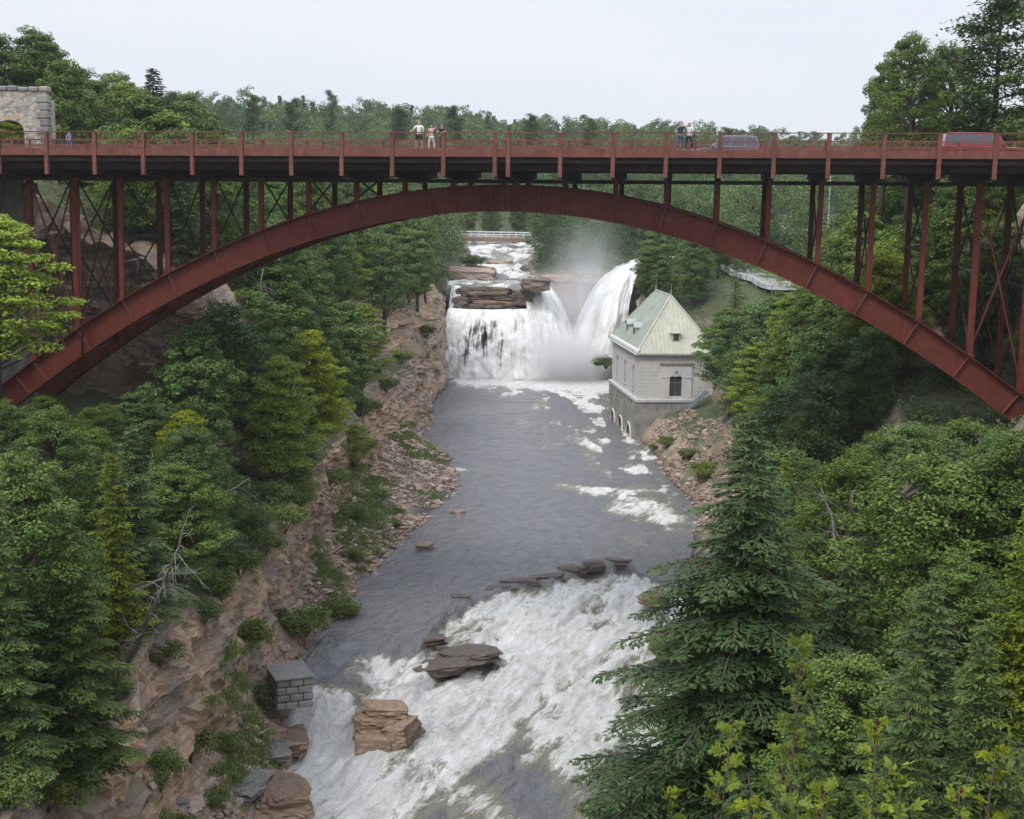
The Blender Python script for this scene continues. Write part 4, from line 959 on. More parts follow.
# skyline of treetops: highest picture row allowed at each picture column
SKX = [-80, 0, 50, 70, 100, 150, 200, 260, 330, 450, 520, 600, 680, 750, 850, 862, 880, 900, 960, 985, 1000, 1100]
SKY = [30, 32, 42, 62, 76, 92, 94, 98, 104, 108, 114, 120, 124, 130, 136, 132, 95, 52, 50, 28, 18, 0]
GRP = {}
def zone_label(kind, x, y):
    side = 'left' if x < 0 else 'right'
    what = {'leaf': 'leafy green tree', 'near_leaf': 'leafy green tree', 'bright': 'light yellow green tree', 'hemlock': 'dark hemlock', 'near_hemlock': 'dark hemlock', 'cedar': 'bright green cedar', 'pine': 'ragged pine', 'spruce': 'dark spruce'}[kind]
    if y < 97: where = 'crowding the %s gorge slope on the near side of the red arch' % side
    elif y < 200: where = 'in the wood seen under the red arch on the %s wall of the gorge' % side if abs(x) < 44 else 'in the wood behind the bridge railing on the %s' % side
    elif y < 300: where = 'on the %s side around the waterfalls' % side
    else: where = 'in the distant wood beyond the falls on the %s' % side
    return what+' '+where, ('%ss %s' % (what, where))
def blocked(x, y, H):
    s = (x-BX)*bc+(y-BY)*bs; off = -(x-BX)*bs+(y-BY)*bc
    if OF0-2.2 < off < OF1+2.2:
        if abs(s) > 37: return True                       # road
        if abs(s) > 25 and off < 8.6: return True
    if 14 < x < 31 and 190 < y < 222: return True           # powerhouse
    if x > 22 and abs(y-(284+(x-24)*.9)) < 4.5 and x < 46: return True
    if -46 < x < -25 and 97 < y < 118.6: return True         # the bare upper cliff
    if -52 < x < -35 and 110 < y < 137: return True         # stone ruin
    if y > 400: return False
    px, pz = polyline(-1 if x < 0 else 1, np.array([min(y, 400.)])); px = px[0]
    if x < 0:
        if x > px[2]-(.5 if y > 115 or y < 60 else 1.2): return True
        if 97 < y < 121 and x < px[3]+1 and x > px[6]: return True
    else:
        if x < px[2]+.6 and y < 260: return True
        if y >= 260 and x < px[1]+2: return True
        if 87 < y < 108 and px[3]+1 < x and off < 8.6: return x < px[6]+2
    return False
def openings(px, py):
    """picture places kept clear: the powerhouse, the car park, house, grey road"""
    return False
placed = [(onY(h[1], h[2], h[3])[0], h[3]) for h in HER]
cnt = 0; SC = []
def scatter(y0, y1, sp, hts, seed):
    global cnt
    rg = np.random.default_rng(seed); random.seed(seed)
    for yy in np.arange(y0, y1, sp):
        for xx in np.arange(-.40*y1-20, .40*y1+20, sp):
            x = xx+rg.uniform(-.42, .42)*sp; y = yy+rg.uniform(-.42, .42)*sp; r1, r2, r3 = rg.random(3)
            if abs(x) > .365*y+6: continue
            if any((x-a)**2+(y-b)**2 < 5.5 for a, b in placed if b < 120): continue
            H = hts[0]+(hts[1]-hts[0])*r1
            if blocked(x, y, H): continue
            g = ground_z(x, y)
            px, _ = proj((x, y, g+H*.8))
            lim = None
            if y < 97: lim = 436 if px > 600 else np.interp(px, [0, 100, 230, 330, 420], [400, 425, 432, 440, 440])
            elif y < 112: lim = 330
            s = (x-BX)*bc+(y-BY)*bs; off = -(x-BX)*bs+(y-BY)*bc
            if OF0-3 < off < OF1+3: H = min(H, 31-g)
            if lim is None: lim = np.interp(px, SKX, SKY)+rg.uniform(0, 16)
            if 100 < y < 250 and x < 0: lim = max(lim, np.interp(px, [0, 240, 330, 400, 450], [30, 110, 190, 215, 235])) if abs(x) < 42 else lim
            if 200 < y < 300 and 0 < x < 60: lim = max(lim, np.interp(px, [560, 640, 720, 760, 800, 900], [205, 232, 225, 300, 280, 150]))
            if 112 < y < 200 and x > 0: lim = max(lim, np.interp(px, [640, 700, 760, 800, 830, 860, 900], [420, 330, 296, 300, 262, 130, 60]))
            if 300 <= y < 420 and x > 0: lim = max(lim, np.interp(px, [500, 560, 700, 780, 860], [215, 190, 180, 190, 130]))
            k_ = (lim-proj((x, y, g))[1])/((proj((x, y, g+1))[1]-proj((x, y, g))[1])+1e-6)
            if k_ < 2.2: continue
            H = min(H, k_)
            # keep sightlines to car park, house and verge on the right
            tx, ty = proj((x, y, g+H*.6))
            if x > 0 and y > 215 and (720 < tx < 768 and 258 < ty < 292): continue
            if x > 0 and y > 215 and y < 452 and (818 < tx < 850 and 190 < ty < 240): continue
            if x > 0 and y > 215 and y < 350 and (768 < tx < 795 and 195 < ty < 225): continue
            near = y < 75
            if y < 97: kind = 'near_hemlock' if r2 < (.5 if x < 0 else .33) else ('cedar' if r2 < .58 else 'near_leaf')
            elif y < 200: kind = 'leaf' if r2 < .62 else ('bright' if r2 < .78 else ('hemlock' if r2 < .95 else 'pine'))
            else: kind = 'leaf' if r2 < .6 else ('bright' if r2 < .68 else ('hemlock' if r2 < .84 else 'pine'))
            if H < 5 and kind in ('pine', 'hemlock', 'near_hemlock'): kind = 'leaf'
            lb, gp = zone_label(kind, x, y)
            e = plant(kind, x, y, H, lb, gp, wide=rg.uniform(.9, 1.25)*(1.25 if H < 6 else 1))
            ux, uy = proj((x, y, g+H*.6)); SC.append((e, kind, ux, uy))
            cnt += 1
scatter(34, 97, 3.7, (6, 11.5), 201)
scatter(97, 180, 4.9, (7, 13), 202)
scatter(180, 262, 7.4, (8, 14), 203)
ORD = ['first', 'second', 'third', 'fourth', 'fifth', 'sixth', 'seventh', 'eighth', 'ninth', 'tenth', 'eleventh', 'twelfth', 'thirteenth', 'fourteenth', 'fifteenth', 'sixteenth', 'seventeenth', 'eighteenth', 'nineteenth', 'twentieth', 'twenty-first', 'twenty-second', 'twenty-third']
def relabel():
    posts = [proj(bw(s, OF0, 36))[0] for s in PAN]; bins = {}
    WH = {'leaf': 'leafy green tree', 'near_leaf': 'leafy green tree', 'bright': 'yellow green tree', 'hemlock': 'dark hemlock', 'near_hemlock': 'dark hemlock', 'cedar': 'bright cedar', 'pine': 'ragged pine'}
    vis = [p for p in posts if 0 <= p <= 1024]
    for e, kind, ux, uy in SC:
        k = min(range(len(vis)), key=lambda i: abs(vis[i]-ux)); bins.setdefault((WH[kind], k, ux < -5 or ux > 1030), []).append((-uy, e))
    for (wh, k, out), l in bins.items():
        l.sort(key=lambda t: t[0])
        for r, (_, e) in enumerate(l):
            pos = 'lowest' if r == 0 else (ORD[r] if r < 23 else '%dth' % (r+1))+' lowest'
            e['label'] = '%s, %s of its kind in line with the %s railing post' % (wh, pos, ORD[k]+' left' if k < 11 else ORD[len(vis)-1-k]+' right')
            if out: e['label'] = '%s just off the %s edge of the view, %s' % (wh, 'left' if e.location.x < 0 else 'right', pos)
relabel()
from collections import Counter
print('KINDS', Counter(CATS[k] for _, k, _, _ in SC))
print('TREES', cnt)
# the far wood: one mass
def far_wood():
    rg = np.random.default_rng(301); V, Q, T = [], [], []; n0 = 0; nt_ = 0
    for yy in np.concatenate([np.arange(258, 425, 8.2), np.arange(425, 560, 10), np.arange(560, 800, 22)]):
        for xx in np.arange(-.42*yy, .42*yy, 8.0 if yy < 425 else 10.5):
            x = xx+rg.uniform(-4, 4); y = yy+rg.uniform(-4, 4)
            if y < 372 and -13.5 < x < (5.5 if y > 278 else 30) and not (y > 352 and x > -10): continue
            if blocked(x, y, 9): continue
            px0, py0 = proj((x, y, ground_z(x, y)+6))
            if 716 < px0 < 772 and 255 < py0 < 296: continue
            g = far_h(x, y) if y > 400 else ground_z(x, y); g = float(g)
            px, gy = proj((x, y, g))
            if 30 < x < 90 and px > 812 and px < 856 and y < 470: continue
            if 768 < px < 796 and y < 400: continue
            H = rg.uniform(11, 19); lim = np.interp(px, SKX, SKY)+(rg.uniform(-2, 22) if rg.random() < .8 else rg.uniform(-12, 0))
            k_ = (gy-lim)/FPX*y
            if k_ < 3: continue
            H = min(H, k_); 
            if y < 372 and x > 0: lim = max(lim, np.interp(px, [500, 560, 700, 780, 860], [215, 190, 180, 185, 130])); H = min(H, max(3, (gy-lim)/FPX*y))
            con = rg.random() < .2; lod = y < 425; K = 36 if lod else 24; per = 58 if lod else (60 if y < 560 else 42)
            tone = rg.uniform(.05, .75)-(.2 if con else 0)
            for i in range(K):
                t = .03+.97*(i+.5)/K
                rr = (H*.17*(1.05-t)*1.3 if con else H*.30*math.sin(math.pi*min(1, t*.82+.1))**.6)*rg.uniform(.3, 1); th = rg.uniform(0, 6.28)
                c = np.array([x+rr*math.cos(th), y+rr*math.sin(th), g+t*H*.97])
                r = H*(.05 if con else .105)*rg.uniform(.8, 1.2)
                u = unit(rg.normal(size=(per, 3))); p = c+u*rg.uniform(.5, 1, per)[:, None]*r*np.array([1.1, 1.1, .75])
                N = unit(u*.7+np.array([0, 0, .6])+rg.normal(size=(per, 3))*.4); d = unit(np.cross(N, rg.normal(size=(per, 3)))); s = np.cross(N, d)
                v, q = quad_leaves(p, d, s, .46 if lod else (.62 if y < 560 else .9), .32 if lod else (.42 if y < 560 else .6)); V.append(v); Q.append(q+n0); n0 += len(v); T.append(np.full(len(v), tone+rg.uniform(-.12, .12))+rg.normal(size=len(v))*.08)
            nt_ += 1
    link('forest', raw_mesh('forest', np.concatenate(V), np.concatenate(Q), M['leaf_far'], False, {'tint': np.clip(np.concatenate(T), 0, 1)}),
         label='distant mixed wood filling the hills behind the bridge and falls', cat='forest', kind='stuff')
    print('FAR', nt_)
far_wood()
# undergrowth on the slopes
def undergrowth():
    rg = np.random.default_rng(401); pts = []
    for _ in range(60000):
        y = 30+rg.random()**1.1*260; x = rg.uniform(-.4, .4)*y
        s = -1 if x < 0 else 1; px, pz = polyline(s, np.array([y])); px = px[0]
        if s*(x-px[2]) < .4 and not (y > 150 and s*(x-px[1]) > -.3 and rg.random() < .5): continue
        if -34 < x < -22 and 96 < y < 121: continue
        if 15 < x < 30 and 192 < y < 219: continue
        dx = .6; sl = abs(ground_z(x+dx, y)-ground_z(x-dx, y))/(2*dx)
        if (sl > 1.6 and rg.random() < .75) or fbm(x/5., y/5., 0, 2, 402) < .22: continue
        pts.append((x, y, ground_z(x, y)))
        if len(pts) > 12000: break
    P = np.array(pts); n = 16; C = np.repeat(P, n, 0)+rg.normal(size=(len(P)*n, 3))*np.array([.42, .42, .16])+np.array([0, 0, .35])
    N = unit(np.array([0, 0, 1.])+rg.normal(size=C.shape)*.5)
    link('undergrowth', leaf_mesh('undergrowth', C, N, .3, .5, M['shrub'], rg, np.clip(np.repeat(rg.random(len(P)), n)+rg.normal(size=len(C))*.15, 0, 1)), label='low leafy undergrowth covering the gorge slopes between the trees', cat='undergrowth', kind='stuff')
undergrowth()
# ------------------------------------------------------------------ rocks
from mathutils.bvhtree import BVHTree
def drop(x, y, z0=80.):
    h = GBVH.ray_cast(Vector((x, y, z0)), Vector((0, 0, -1)))
    return h[0].z if h[0] is not None else ground_z(x, y)
def rock_mesh(name, seed, dims, mat, n=9, sq=.55, amp=.16, layers=0.0, tilt=0.0):
    """boulder: a squared-off lump with chipped, layered faces"""
    rg = np.random.default_rng(seed); V = []; Q = []; k = 0
    g = np.linspace(-1, 1, n+1); A, B = np.meshgrid(g, g, indexing='ij')
    for ax in range(3):
        for s in (-1, 1):
            P = np.zeros((n+1, n+1, 3)); P[..., ax] = s; P[..., (ax+1) % 3] = A; P[..., (ax+2) % 3] = B*s
            V.append(P.reshape(-1, 3)); Q.append(gridq(n+1, n+1)+k); k += (n+1)**2
    V = np.concatenate(V); sp = V/np.linalg.norm(V, axis=1)[:, None]; P = V*sq+sp*(1-sq)*1.25
    r = .75*(fbm(P[:, 0]*5+seed, P[:, 1]*5, P[:, 2]*7, 3, seed+9)-.5)*.35+fbm(P[:, 0]*1.3+seed, P[:, 1]*1.3, P[:, 2]*1.3, 3, seed)-.5
    q = np.floor((fbm(P[:, 0]*1.1, P[:, 1]*1.1+seed, P[:, 2]*2.4, 2, seed+3))*6)/6-.5
    P = P*(1+amp*2*r+amp*2.2*q)[:, None]
    if layers: P[:, :2] *= (1+layers*(h3(np.floor(P[:, 2]*3.2+seed), np.zeros(len(P)), np.zeros(len(P)), seed)-.5))[:, None]
    P = P*np.array(dims)/2
    c, s_ = math.cos(tilt), math.sin(tilt); x, z = P[:, 0].copy(), P[:, 2].copy(); P[:, 0] = x*c-z*s_; P[:, 2] = x*s_+z*c
    return raw_mesh(name, P, np.concatenate(Q), mat, False)
RK = []
def rock(name, x, y, z, dims, label, mat='rock_tan', seed=1, rz=0, parent=None, **k):
    o = link(name, rock_mesh(name, seed, dims, M[mat], **k), parent); o.location = (x, y, z); o.rotation_euler = (0, 0, rz)
    if parent is None: tag(o, label, 'rock')
    return o
p = onz(382, 752, -2.9); OC = empty('rock_outcrop', (p[0], p[1], -3.2), 0, label='blocky tan rock outcrop standing in the white rapids', cat='rock')
for i, (dx, dy, dz, d, rz, tl) in enumerate([(-.2, .9, 1.9, (3.2, 2.6, 1.2), .3, -.12), (.1, 1.3, 2.75, (2.7, 2.1, .65), .25, -.12), (1.35, .1, 1.7, (1.7, 3.0, 1.3), -.35, .25),
      (-.5, -1.0, .9, (2.2, 1.8, 1.9), .1, .05), (-.8, .0, 1.75, (1.5, 1.1, .55), .2, -.1), (.55, -.9, 1.0, (1.6, 1.5, 1.7), .5, .0), (0, .5, .3, (4.2, 3.6, 1.6), .2, 0)]):
    rock('slab', dx, dy, dz, d, None, 'rock_tan' if i != 6 else 'rock_dark', 500+i, rz, OC, sq=.82, amp=.12, tilt=tl, n=18)
for i, (px, py, z, d, rz, lb, mt) in enumerate([
  (362, 689, -2.2, (1.8, 1.2, .8), .2, 'small dark wet rock upstream of the tan rock outcrop', 'rock_dark'),
  (470, 655, -1.35, (4.4, 3.0, .9), .5, 'wet brown bedrock shelf in the middle of the rapids below the weir lip', 'rock_dark'),
  (437, 668, -1.5, (4.2, 2.4, .9), .4, 'low brown rock just below the wet bedrock shelf', 'rock_dark'),
  (415, 640, -.45, (4.2, 2.0, .7), .1, 'flat brown rock at the left end of the weir lip', 'rock_dark'),
  (370, 634, -.3, (2.4, 1.4, .6), .3, 'small dark rock where the weir meets the left bank', 'rock_dark'),
  (395, 655, -1.0, (2.8, 1.2, .6), .2, 'thin brown ledge between the weir lip and the left channel', 'rock_dark'),
  (594, 566, .05, (2.0, 1.3, .8), .2, 'dark rock poking through the crest of the weir', 'rock_dark'),
  (520, 583, -.25, (3.4, 1.2, .7), .15, 'long dark rock along the crest of the weir', 'rock_dark'),
  (460, 598, -.2, (1.6, 1.4, .6), .2, 'dark rock on the weir crest left of the long one', 'rock_dark'),
  (500, 590, -.35, (3.0, 1.3, .8), .5, 'dark rock on the curved weir crest right of the slab pair', 'rock_dark'),
  (545, 579, -.30, (3.2, 1.3, .8), .35, 'dark rock on the curved weir crest between two longer rocks', 'rock_dark'),
  (572, 571, -.25, (2.6, 1.3, .9), .3, 'dark rock on the weir crest just left of the block poking through', 'rock_dark'),
  (618, 563, -.25, (2.4, 1.2, .8), -.2, 'dark rock on the weir crest just right of the block poking through', 'rock_dark'),
  (275, 800, -2.2, (3.6, 5.0, 2.2), .3, 'big pale slab at the bottom of the left bank by the water', 'rock_tan'),
  (240, 785, -.9, (2.6, 3.2, 1.0), -.2, 'flat grey slab left of the big pale slab', 'block_gray'),
  (262, 752, -1.0, (3.2, 2.2, .7), .1, 'grey ledge above the big pale slab', 'block_gray'),
  (290, 742, -1.7, (2.0, 3.4, 1.2), .2, 'brown slab at the water edge below the masonry block', 'rock_tan'),
  (180, 806, .9, (.9, .8, .8), .5, 'pale grey boulder at the foot of the left cliff', 'block_gray'),
  (425, 545, .4, (1.7, 1.0, .5), .4, 'flat reddish rock at the edge of the pool', 'stones'),
  (458, 512, .1, (1.5, .9, .4), .1, 'small red rock standing in the pool off the gravel point', 'stones'),
  (327, 445, 3.5, (2.2, 1.6, 1.3), .3, 'pale boulder on the grass at the top of the gravel bank', 'block_gray'),
  (655, 598, -.3, (2.6, 1.8, 1.0), .3, 'tan rock under the hemlock at the right end of the weir', 'rock_tan'),
  (668, 640, -1.2, (2.6, 2.0, 1.2), .3, 'tan rock by the right side of the rapids', 'rock_tan'),
  (603, 375, .6, (3.0, 5.0, 6.5), .1, 'dark cliff block beside the far corner of the powerhouse', 'rock_dark')]):
    q = onz(px, py, z); rock('boulder', q[0], q[1], z, d, lb, mt, 520+i, rz, sq=.5, amp=.20, layers=.10, n=20)
def upper_rocks():
    for i, (px, py, z, d, lb) in enumerate([(472, 270, 17.6, (9, 6, 2.6), 'brown rock island with a green top above the falls'), (536, 281, 17.0, (5, 5, 2.2), 'reddish rock at the lip of the middle fall'),
         (500, 260, 18.6, (5, 3, 1.2), 'low brown rock in the fast water above the falls'), (452, 250, 20, (6, 8, 2.5), 'brown rock bank below the footbridge')]):
        q = onz(px, py, z); rock('rock_island' if i == 0 else 'boulder', q[0], q[1], z-.6, d, lb, 'rock_dark' if i % 2 else 'stones', 560+i, .1*i, sq=.6, amp=.15)
    q = onz(472, 266, 18.4); plant('shrub', q[0], q[1], 2.2, 'green shrub on the rock island above the falls', z=18.2, wide=1.4)
    # dark ledge between upper and lower drop of the left fall
    le = empty('rock_ledge', (-4.2, 267.2, 11.6), label='long dark brown layered ledge standing between the two drops of the left waterfall', cat='rock')
    rs_ = np.random.default_rng(570)
    for i in range(17):
        lv = i % 6; rock('slab', rs_.uniform(-3.6, 3.6), .35-.12*lv+rs_.uniform(-.35, .25), 3.45-lv*.60+rs_.uniform(-.12, .12), (rs_.uniform(3.5, 6.5), rs_.uniform(1.6, 2.6), rs_.uniform(.55, .95)), None, ('rock_dark', 'rock_tan', 'rock_dark')[i % 3], 571+i, rs_.normal()*.08, le, sq=.8, amp=.12, layers=.08, tilt=rs_.normal()*.03, n=20)
    for j, (bx_, by_, bz_, bd_) in enumerate([(-5.6, -2.4, 1.0, (2.6, 2.2, 2.4)), (5.9, -2.6, 2.2, (3.2, 2.6, 2.6)), (4.2, -2.2, .5, (3.6, 2.0, 1.4)), (-3.2, -2.0, .2, (3.4, 1.8, 1.2)), (1.0, -2.2, .2, (4.4, 1.8, 1.0)), (-5.2, -1.6, 3.0, (1.8, 2.0, 1.4))]):
        rock('slab', bx_, by_, bz_, bd_, None, 'rock_dark', 610+j, .2*j, le, sq=.6, amp=.2, layers=.1, n=18)
    rock('slab', 0, .6, 1.7, (11.5, 1.5, 3.6), None, 'rock_dark', 599, 0, le, sq=.9, amp=.08, layers=.08, n=30)
upper_rocks()

BL = empty('masonry_block', tuple(onz(292, 694, 1.1)), R(22), label='grey coursed stone block on the left gravel bank', cat='masonry block')
for i in range(4):
    m = MB(); z0 = -.7+i*.5; e = .03*(i % 2); cx_ = [-1.2, -.35, .5, 1.2] if i % 2 else [-1.2, -.6, .2, 1.2]
    for a_, b_ in zip(cx_[:-1], cx_[1:]): m.box(a_+.015+e, b_-.015+e, -.9+random.uniform(-.04, .04), .6, z0, z0+.46)
    m.box(-1.18, 1.18, .601, 2.2, z0, z0+.46); m.build('course', M['block_gray'], BL, bevel=.09)
MB().box(-1.3, 1.3, -1.0, 2.3, 1.28, 1.42).build('capstone', M['block_gray'], BL, bevel=.05)

def stones():
    rg = np.random.default_rng(601); P = []
    while len(P) < 9000:
        if rg.random() < .86:
            y = 66+rg.random()**.8*148; lo = np.interp(y, YS, LX[:, 1])-.1; hi = np.interp(y, YS, LX[:, 0])+.5; x = rg.uniform(lo, hi)
        else:
            y = rg.uniform(140, 193); lo = np.interp(y, YS, RX_[:, 0])-.5; x = rg.uniform(lo, lo+7)
        if fbm(x/2.5, y/2.5, 0, 2, 602) < rg.uniform(.28, .5): continue
        P.append((x, y, drop(x, y)))
    P = np.array(P); n = len(P); s = .16+.55*rg.random(n)**3.5; d = np.stack([s*rg.uniform(.8, 1.9, n), s*rg.uniform(.6, 1.2, n), s*rg.uniform(.3, .7, n)], 1)
    cube = np.array([(x, y, z) for x in (-.5, .5) for y in (-.5, .5) for z in (-.5, .5)], float)
    V = cube[None]*(1+rg.uniform(-.3, .15, (n, 8, 3)))*d[:, None]
    a = rg.uniform(0, 6.28, n); t = rg.normal(size=n)*.3
    x, y, z = V[..., 0].copy(), V[..., 1].copy(), V[..., 2].copy(); ct, st = np.cos(t)[:, None], np.sin(t)[:, None]
    x, z = x*ct-z*st, x*st+z*ct; ca, sa = np.cos(a)[:, None], np.sin(a)[:, None]; x, y = x*ca-y*sa, x*sa+y*ca
    V = np.stack([x, y, z], -1)+P[:, None]+np.array([0, 0, .06]); V[..., 2] += (d[:, 2]*.15)[:, None]
    fq = np.array([(0, 1, 3, 2), (4, 6, 7, 5), (0, 4, 5, 1), (2, 3, 7, 6), (0, 2, 6, 4), (1, 5, 7, 3)])
    Q = (fq[None]+np.arange(n)[:, None, None]*8).reshape(-1, 4)
    link('gravel', raw_mesh('gravel', V.reshape(-1, 3), Q, M['stones'], False), label='pinkish broken stones strewn over the river banks', cat='gravel', kind='stuff')
stones()
def grass():
    rg = np.random.default_rng(611); P = []
    while len(P) < 4200:
        y = 66+rg.random()*140; lo = np.interp(y, YS, LX[:, 1])-.1; hi = np.interp(y, YS, LX[:, 0])-1.2; x = lo+(hi-lo)*rg.random()**1.6
        if fbm(x/3., y/5., 0, 2, 612) < .5+.12*((x-lo)/(hi-lo+.01)): continue
        P.append((x, y, drop(x, y)))
    P = np.array(P); n = 14; C = np.repeat(P, n, 0)+rg.normal(size=(len(P)*n, 3))*np.array([.35, .35, 0]); up = unit(np.array([0, 0, 1.])+rg.normal(size=C.shape)*.45)
    s = unit(np.cross(up, rg.normal(size=C.shape))); l = rg.uniform(.2, .5, len(C)); V, Q = quad_leaves(C+up*l[:, None]*.45, up, s, l, .07)
    link('grass', raw_mesh('grass', V, Q, M['shrub'], False, {'tint': np.repeat(np.clip(rg.normal(.7, .25, len(C)), 0, 1), 4)}), label='green grass growing in patches on the left gravel bank', cat='grass', kind='stuff')
grass()
SHR = [(266, 702, 1.4, 1.6, 'dark round bush in front of the grey masonry block'), (300, 628, 2.2, 2.0, 'large spreading bush on the left bank below the cliff'), (335, 612, 1.8, 1.6, 'bush at the right end of the large spreading bush'),
 (352, 555, 1.1, 1.1, 'small bush by the water below the fallen log'), (345, 512, 2.2, 1.4, 'wide low bush in the middle of the gravel bank'), (378, 492, 1.5, 1.0, 'low bush between the wide low bush and the water'), (395, 522, .7, .7, 'tiny bush alone on the gravel'),
 (398, 508, .7, .6, 'tiny bush just above the lone tiny bush'), (360, 410, 2.4, 2.0, 'leafy bush at the upstream end of the gravel bank'), (365, 445, 2.0, 1.2, 'low green bush below the bush at the upstream end'), (190, 752, 1.3, 1.6, 'bush at the cliff foot near the bottom of the photo'),
 (160, 775, 1.2, 1.6, 'bush at the very foot of the cliff left of its neighbour'), (228, 748, 1.0, 1.2, 'bush between the cliff foot and the grey ledge'), (215, 800, .9, 1.0, 'bush in the bottom left among the slabs'), (110, 690, 1.0, 1.0, 'yellow green bush growing out of the left cliff face'),
 (250, 640, 1.5, 1.6, 'bush at the cliff foot above the masonry block'), (330, 480, 1.8, 1.6, 'bush under the cliff beside the wide low bush'), (668, 438, 1.6, 1.0, 'green bush in front of the powerhouse foundation'), (690, 452, 1.5, 1.0, 'green bush on the orange bank right of the stair foot'), (655, 442, .9, .7, 'little bush at the water corner of the powerhouse'),
 (705, 470, 2.0, 1.5, 'bush on the right bank above the orange stones'), (606, 357, 2.2, 1.2, 'bush clinging behind the far corner of the powerhouse')] + [(px, py, r, h, lb) for px, py, r, h, lb in [(238, 566, 1.7, 1.5, 'bush on the lip of the left cliff right of the dead leaning tree'), (262, 545, 1.6, 1.5, 'second bush on the lip of the left cliff going upstream from the dead tree'), (220, 590, 1.5, 1.4, 'bush on the cliff lip nearest the dead leaning tree'), (285, 520, 1.7, 1.6, 'third bush on the lip of the left cliff going upstream'), (300, 498, 1.6, 1.6, 'fourth bush on the lip of the left cliff going upstream'), (205, 612, 1.2, 1.1, 'little bush right at the base of the dead leaning tree'), (250, 525, 1.8, 1.8, 'bush behind the second bush on the left cliff lip'), (272, 500, 1.8, 1.8, 'bush behind the third bush on the left cliff lip'),
 (22, 765, 1.4, 1.2, 'bush in the bottom left corner under the dark conifer'), (48, 796, 1.2, 1.0, 'lowest bush near the bottom left corner'), (8, 800, 1.3, 1.1, 'bush cut by the left edge at the bottom'), (15, 725, 1.5, 1.4, 'bush at the left edge above the bottom corner'), (160, 655, 1.2, 1.0, 'bush on the cliff lip below the dead leaning tree'), (400, 355, 1.6, 1.4, 'bush on the left cliff edge closest to the falls'), (425, 330, 1.8, 1.6, 'bush on the cliff top beside the left waterfall'), (385, 385, 1.8, 1.8, 'bush on the cliff edge above the upstream end of the gravel')]]

def hitp(px, py, ymin=20, ymax=900):
    d = ray(px, py); h = GBVH.ray_cast(Vector((0, 0, CZ))+Vector(d)*ymin, Vector(d))
    return np.array(h[0]) if h[0] is not None else np.array(onY(px, py, 200.))
for i, (px, py, r, h_, lb) in enumerate(SHR):
    q = hitp(px, py+6) if i != 21 else onY(606, 366, 219); e = plant('shrub', q[0], q[1], h_*1.1, lb, z=q[2]-.1, wide=r/h_*1.0, i=i)
def dead(name, pts, rad, nb, bl, seed, label, cat, hang=.3, mat='deadwood', loc=None):
    rg = np.random.default_rng(seed); pts = np.array(pts, float); o0 = pts[0].copy(); pts = pts-o0
    e = empty(name, tuple(o0), label=label, cat=cat); m = MB()
    k = np.linspace(0, 1, 10); P = np.stack([np.interp(k, np.linspace(0, 1, len(pts)), pts[:, i]) for i in range(3)], 1)+rg.normal(size=(10, 3))*rad*.5; P[0] = 0
    m.tube(P, rad*np.linspace(1, .25, 10), 7); m.build('trunk', M['bark'] if mat == 'bark' else M[mat], e, True)
    for i in range(nb):
        t = rg.uniform(.3, 1); b = np.array([np.interp(t, k, P[:, j]) for j in range(3)]); d = rg.normal(size=3); d[2] = d[2]*.5+.1; d /= np.linalg.norm(d); L_ = bl*rg.uniform(.4, 1.1)
        q = [b]; m = MB()
        for s in range(5): d = d+rg.normal(size=3)*.22-np.array([0, 0, hang*.25]); d /= np.linalg.norm(d); q.append(q[-1]+d*L_/5)
        m.tube(q, rad*.17*np.linspace(1, .2, 6), 4, False)
        for j in range(5):
            s = rg.integers(1, 5); d2 = unit((d+rg.normal(size=3)*.8)[None])[0]; m.tube([q[s], q[s]+d2*L_*.2, q[s]+d2*L_*.38-np.array([0, 0, hang*.1*L_])], rad*.07*np.array([1, .6, .2]), 3, False)
        m.build('branch', M['deadwood'], e)
    return e
dead('dead_tree', [onY(112, 700, 62), onY(128, 660, 62), onY(150, 618, 62), onY(168, 575, 62), onY(186, 528, 62)], .17, 34, 2.0, 701, 'dead bare tree leaning out over the left cliff', 'dead tree', .7, 'bark')
dead('dead_tree', [onY(30, 740, 56), onY(62, 735, 55.5), onY(85, 702, 55)], .10, 12, 1.6, 702, 'fallen pale bare tree at the lip of the cliff bottom left', 'dead tree', .4)
dead('dead_tree', [onY(206, 512, 92), onY(222, 496, 92), onY(250, 478, 92)], .09, 7, 2.2, 703, 'bare grey branch among the trees above the left cliff', 'dead tree', .1)
dead('tree_snag', [onY(853, 600, 60), onY(853, 540, 60), onY(852, 494, 60)], .24, 3, .8, 704, 'broken brown tree stub in the right woods', 'snag', .3, 'bark')
dead('dead_tree', [onY(838, 560, 58), onY(832, 520, 58), onY(822, 486, 58)], .08, 14, 1.5, 705, 'pale dead treetop left of the broken stub', 'dead tree', .1)
dead('fallen_log', [hitp(318, 562)+(0, 0, .2), hitp(345, 549)+(0, 0, .35), hitp(372, 533)+(0, 0, .3)], .16, 2, .9, 706, 'long fallen log lying on the gravel bank', 'log', .0)
dead('dead_tree', [onY(252, 360, 128), onY(256, 318, 128), onY(262, 270, 128)], .22, 16, 1.8, 707, 'bare grey trunk under the left half of the arch', 'dead tree', .3)

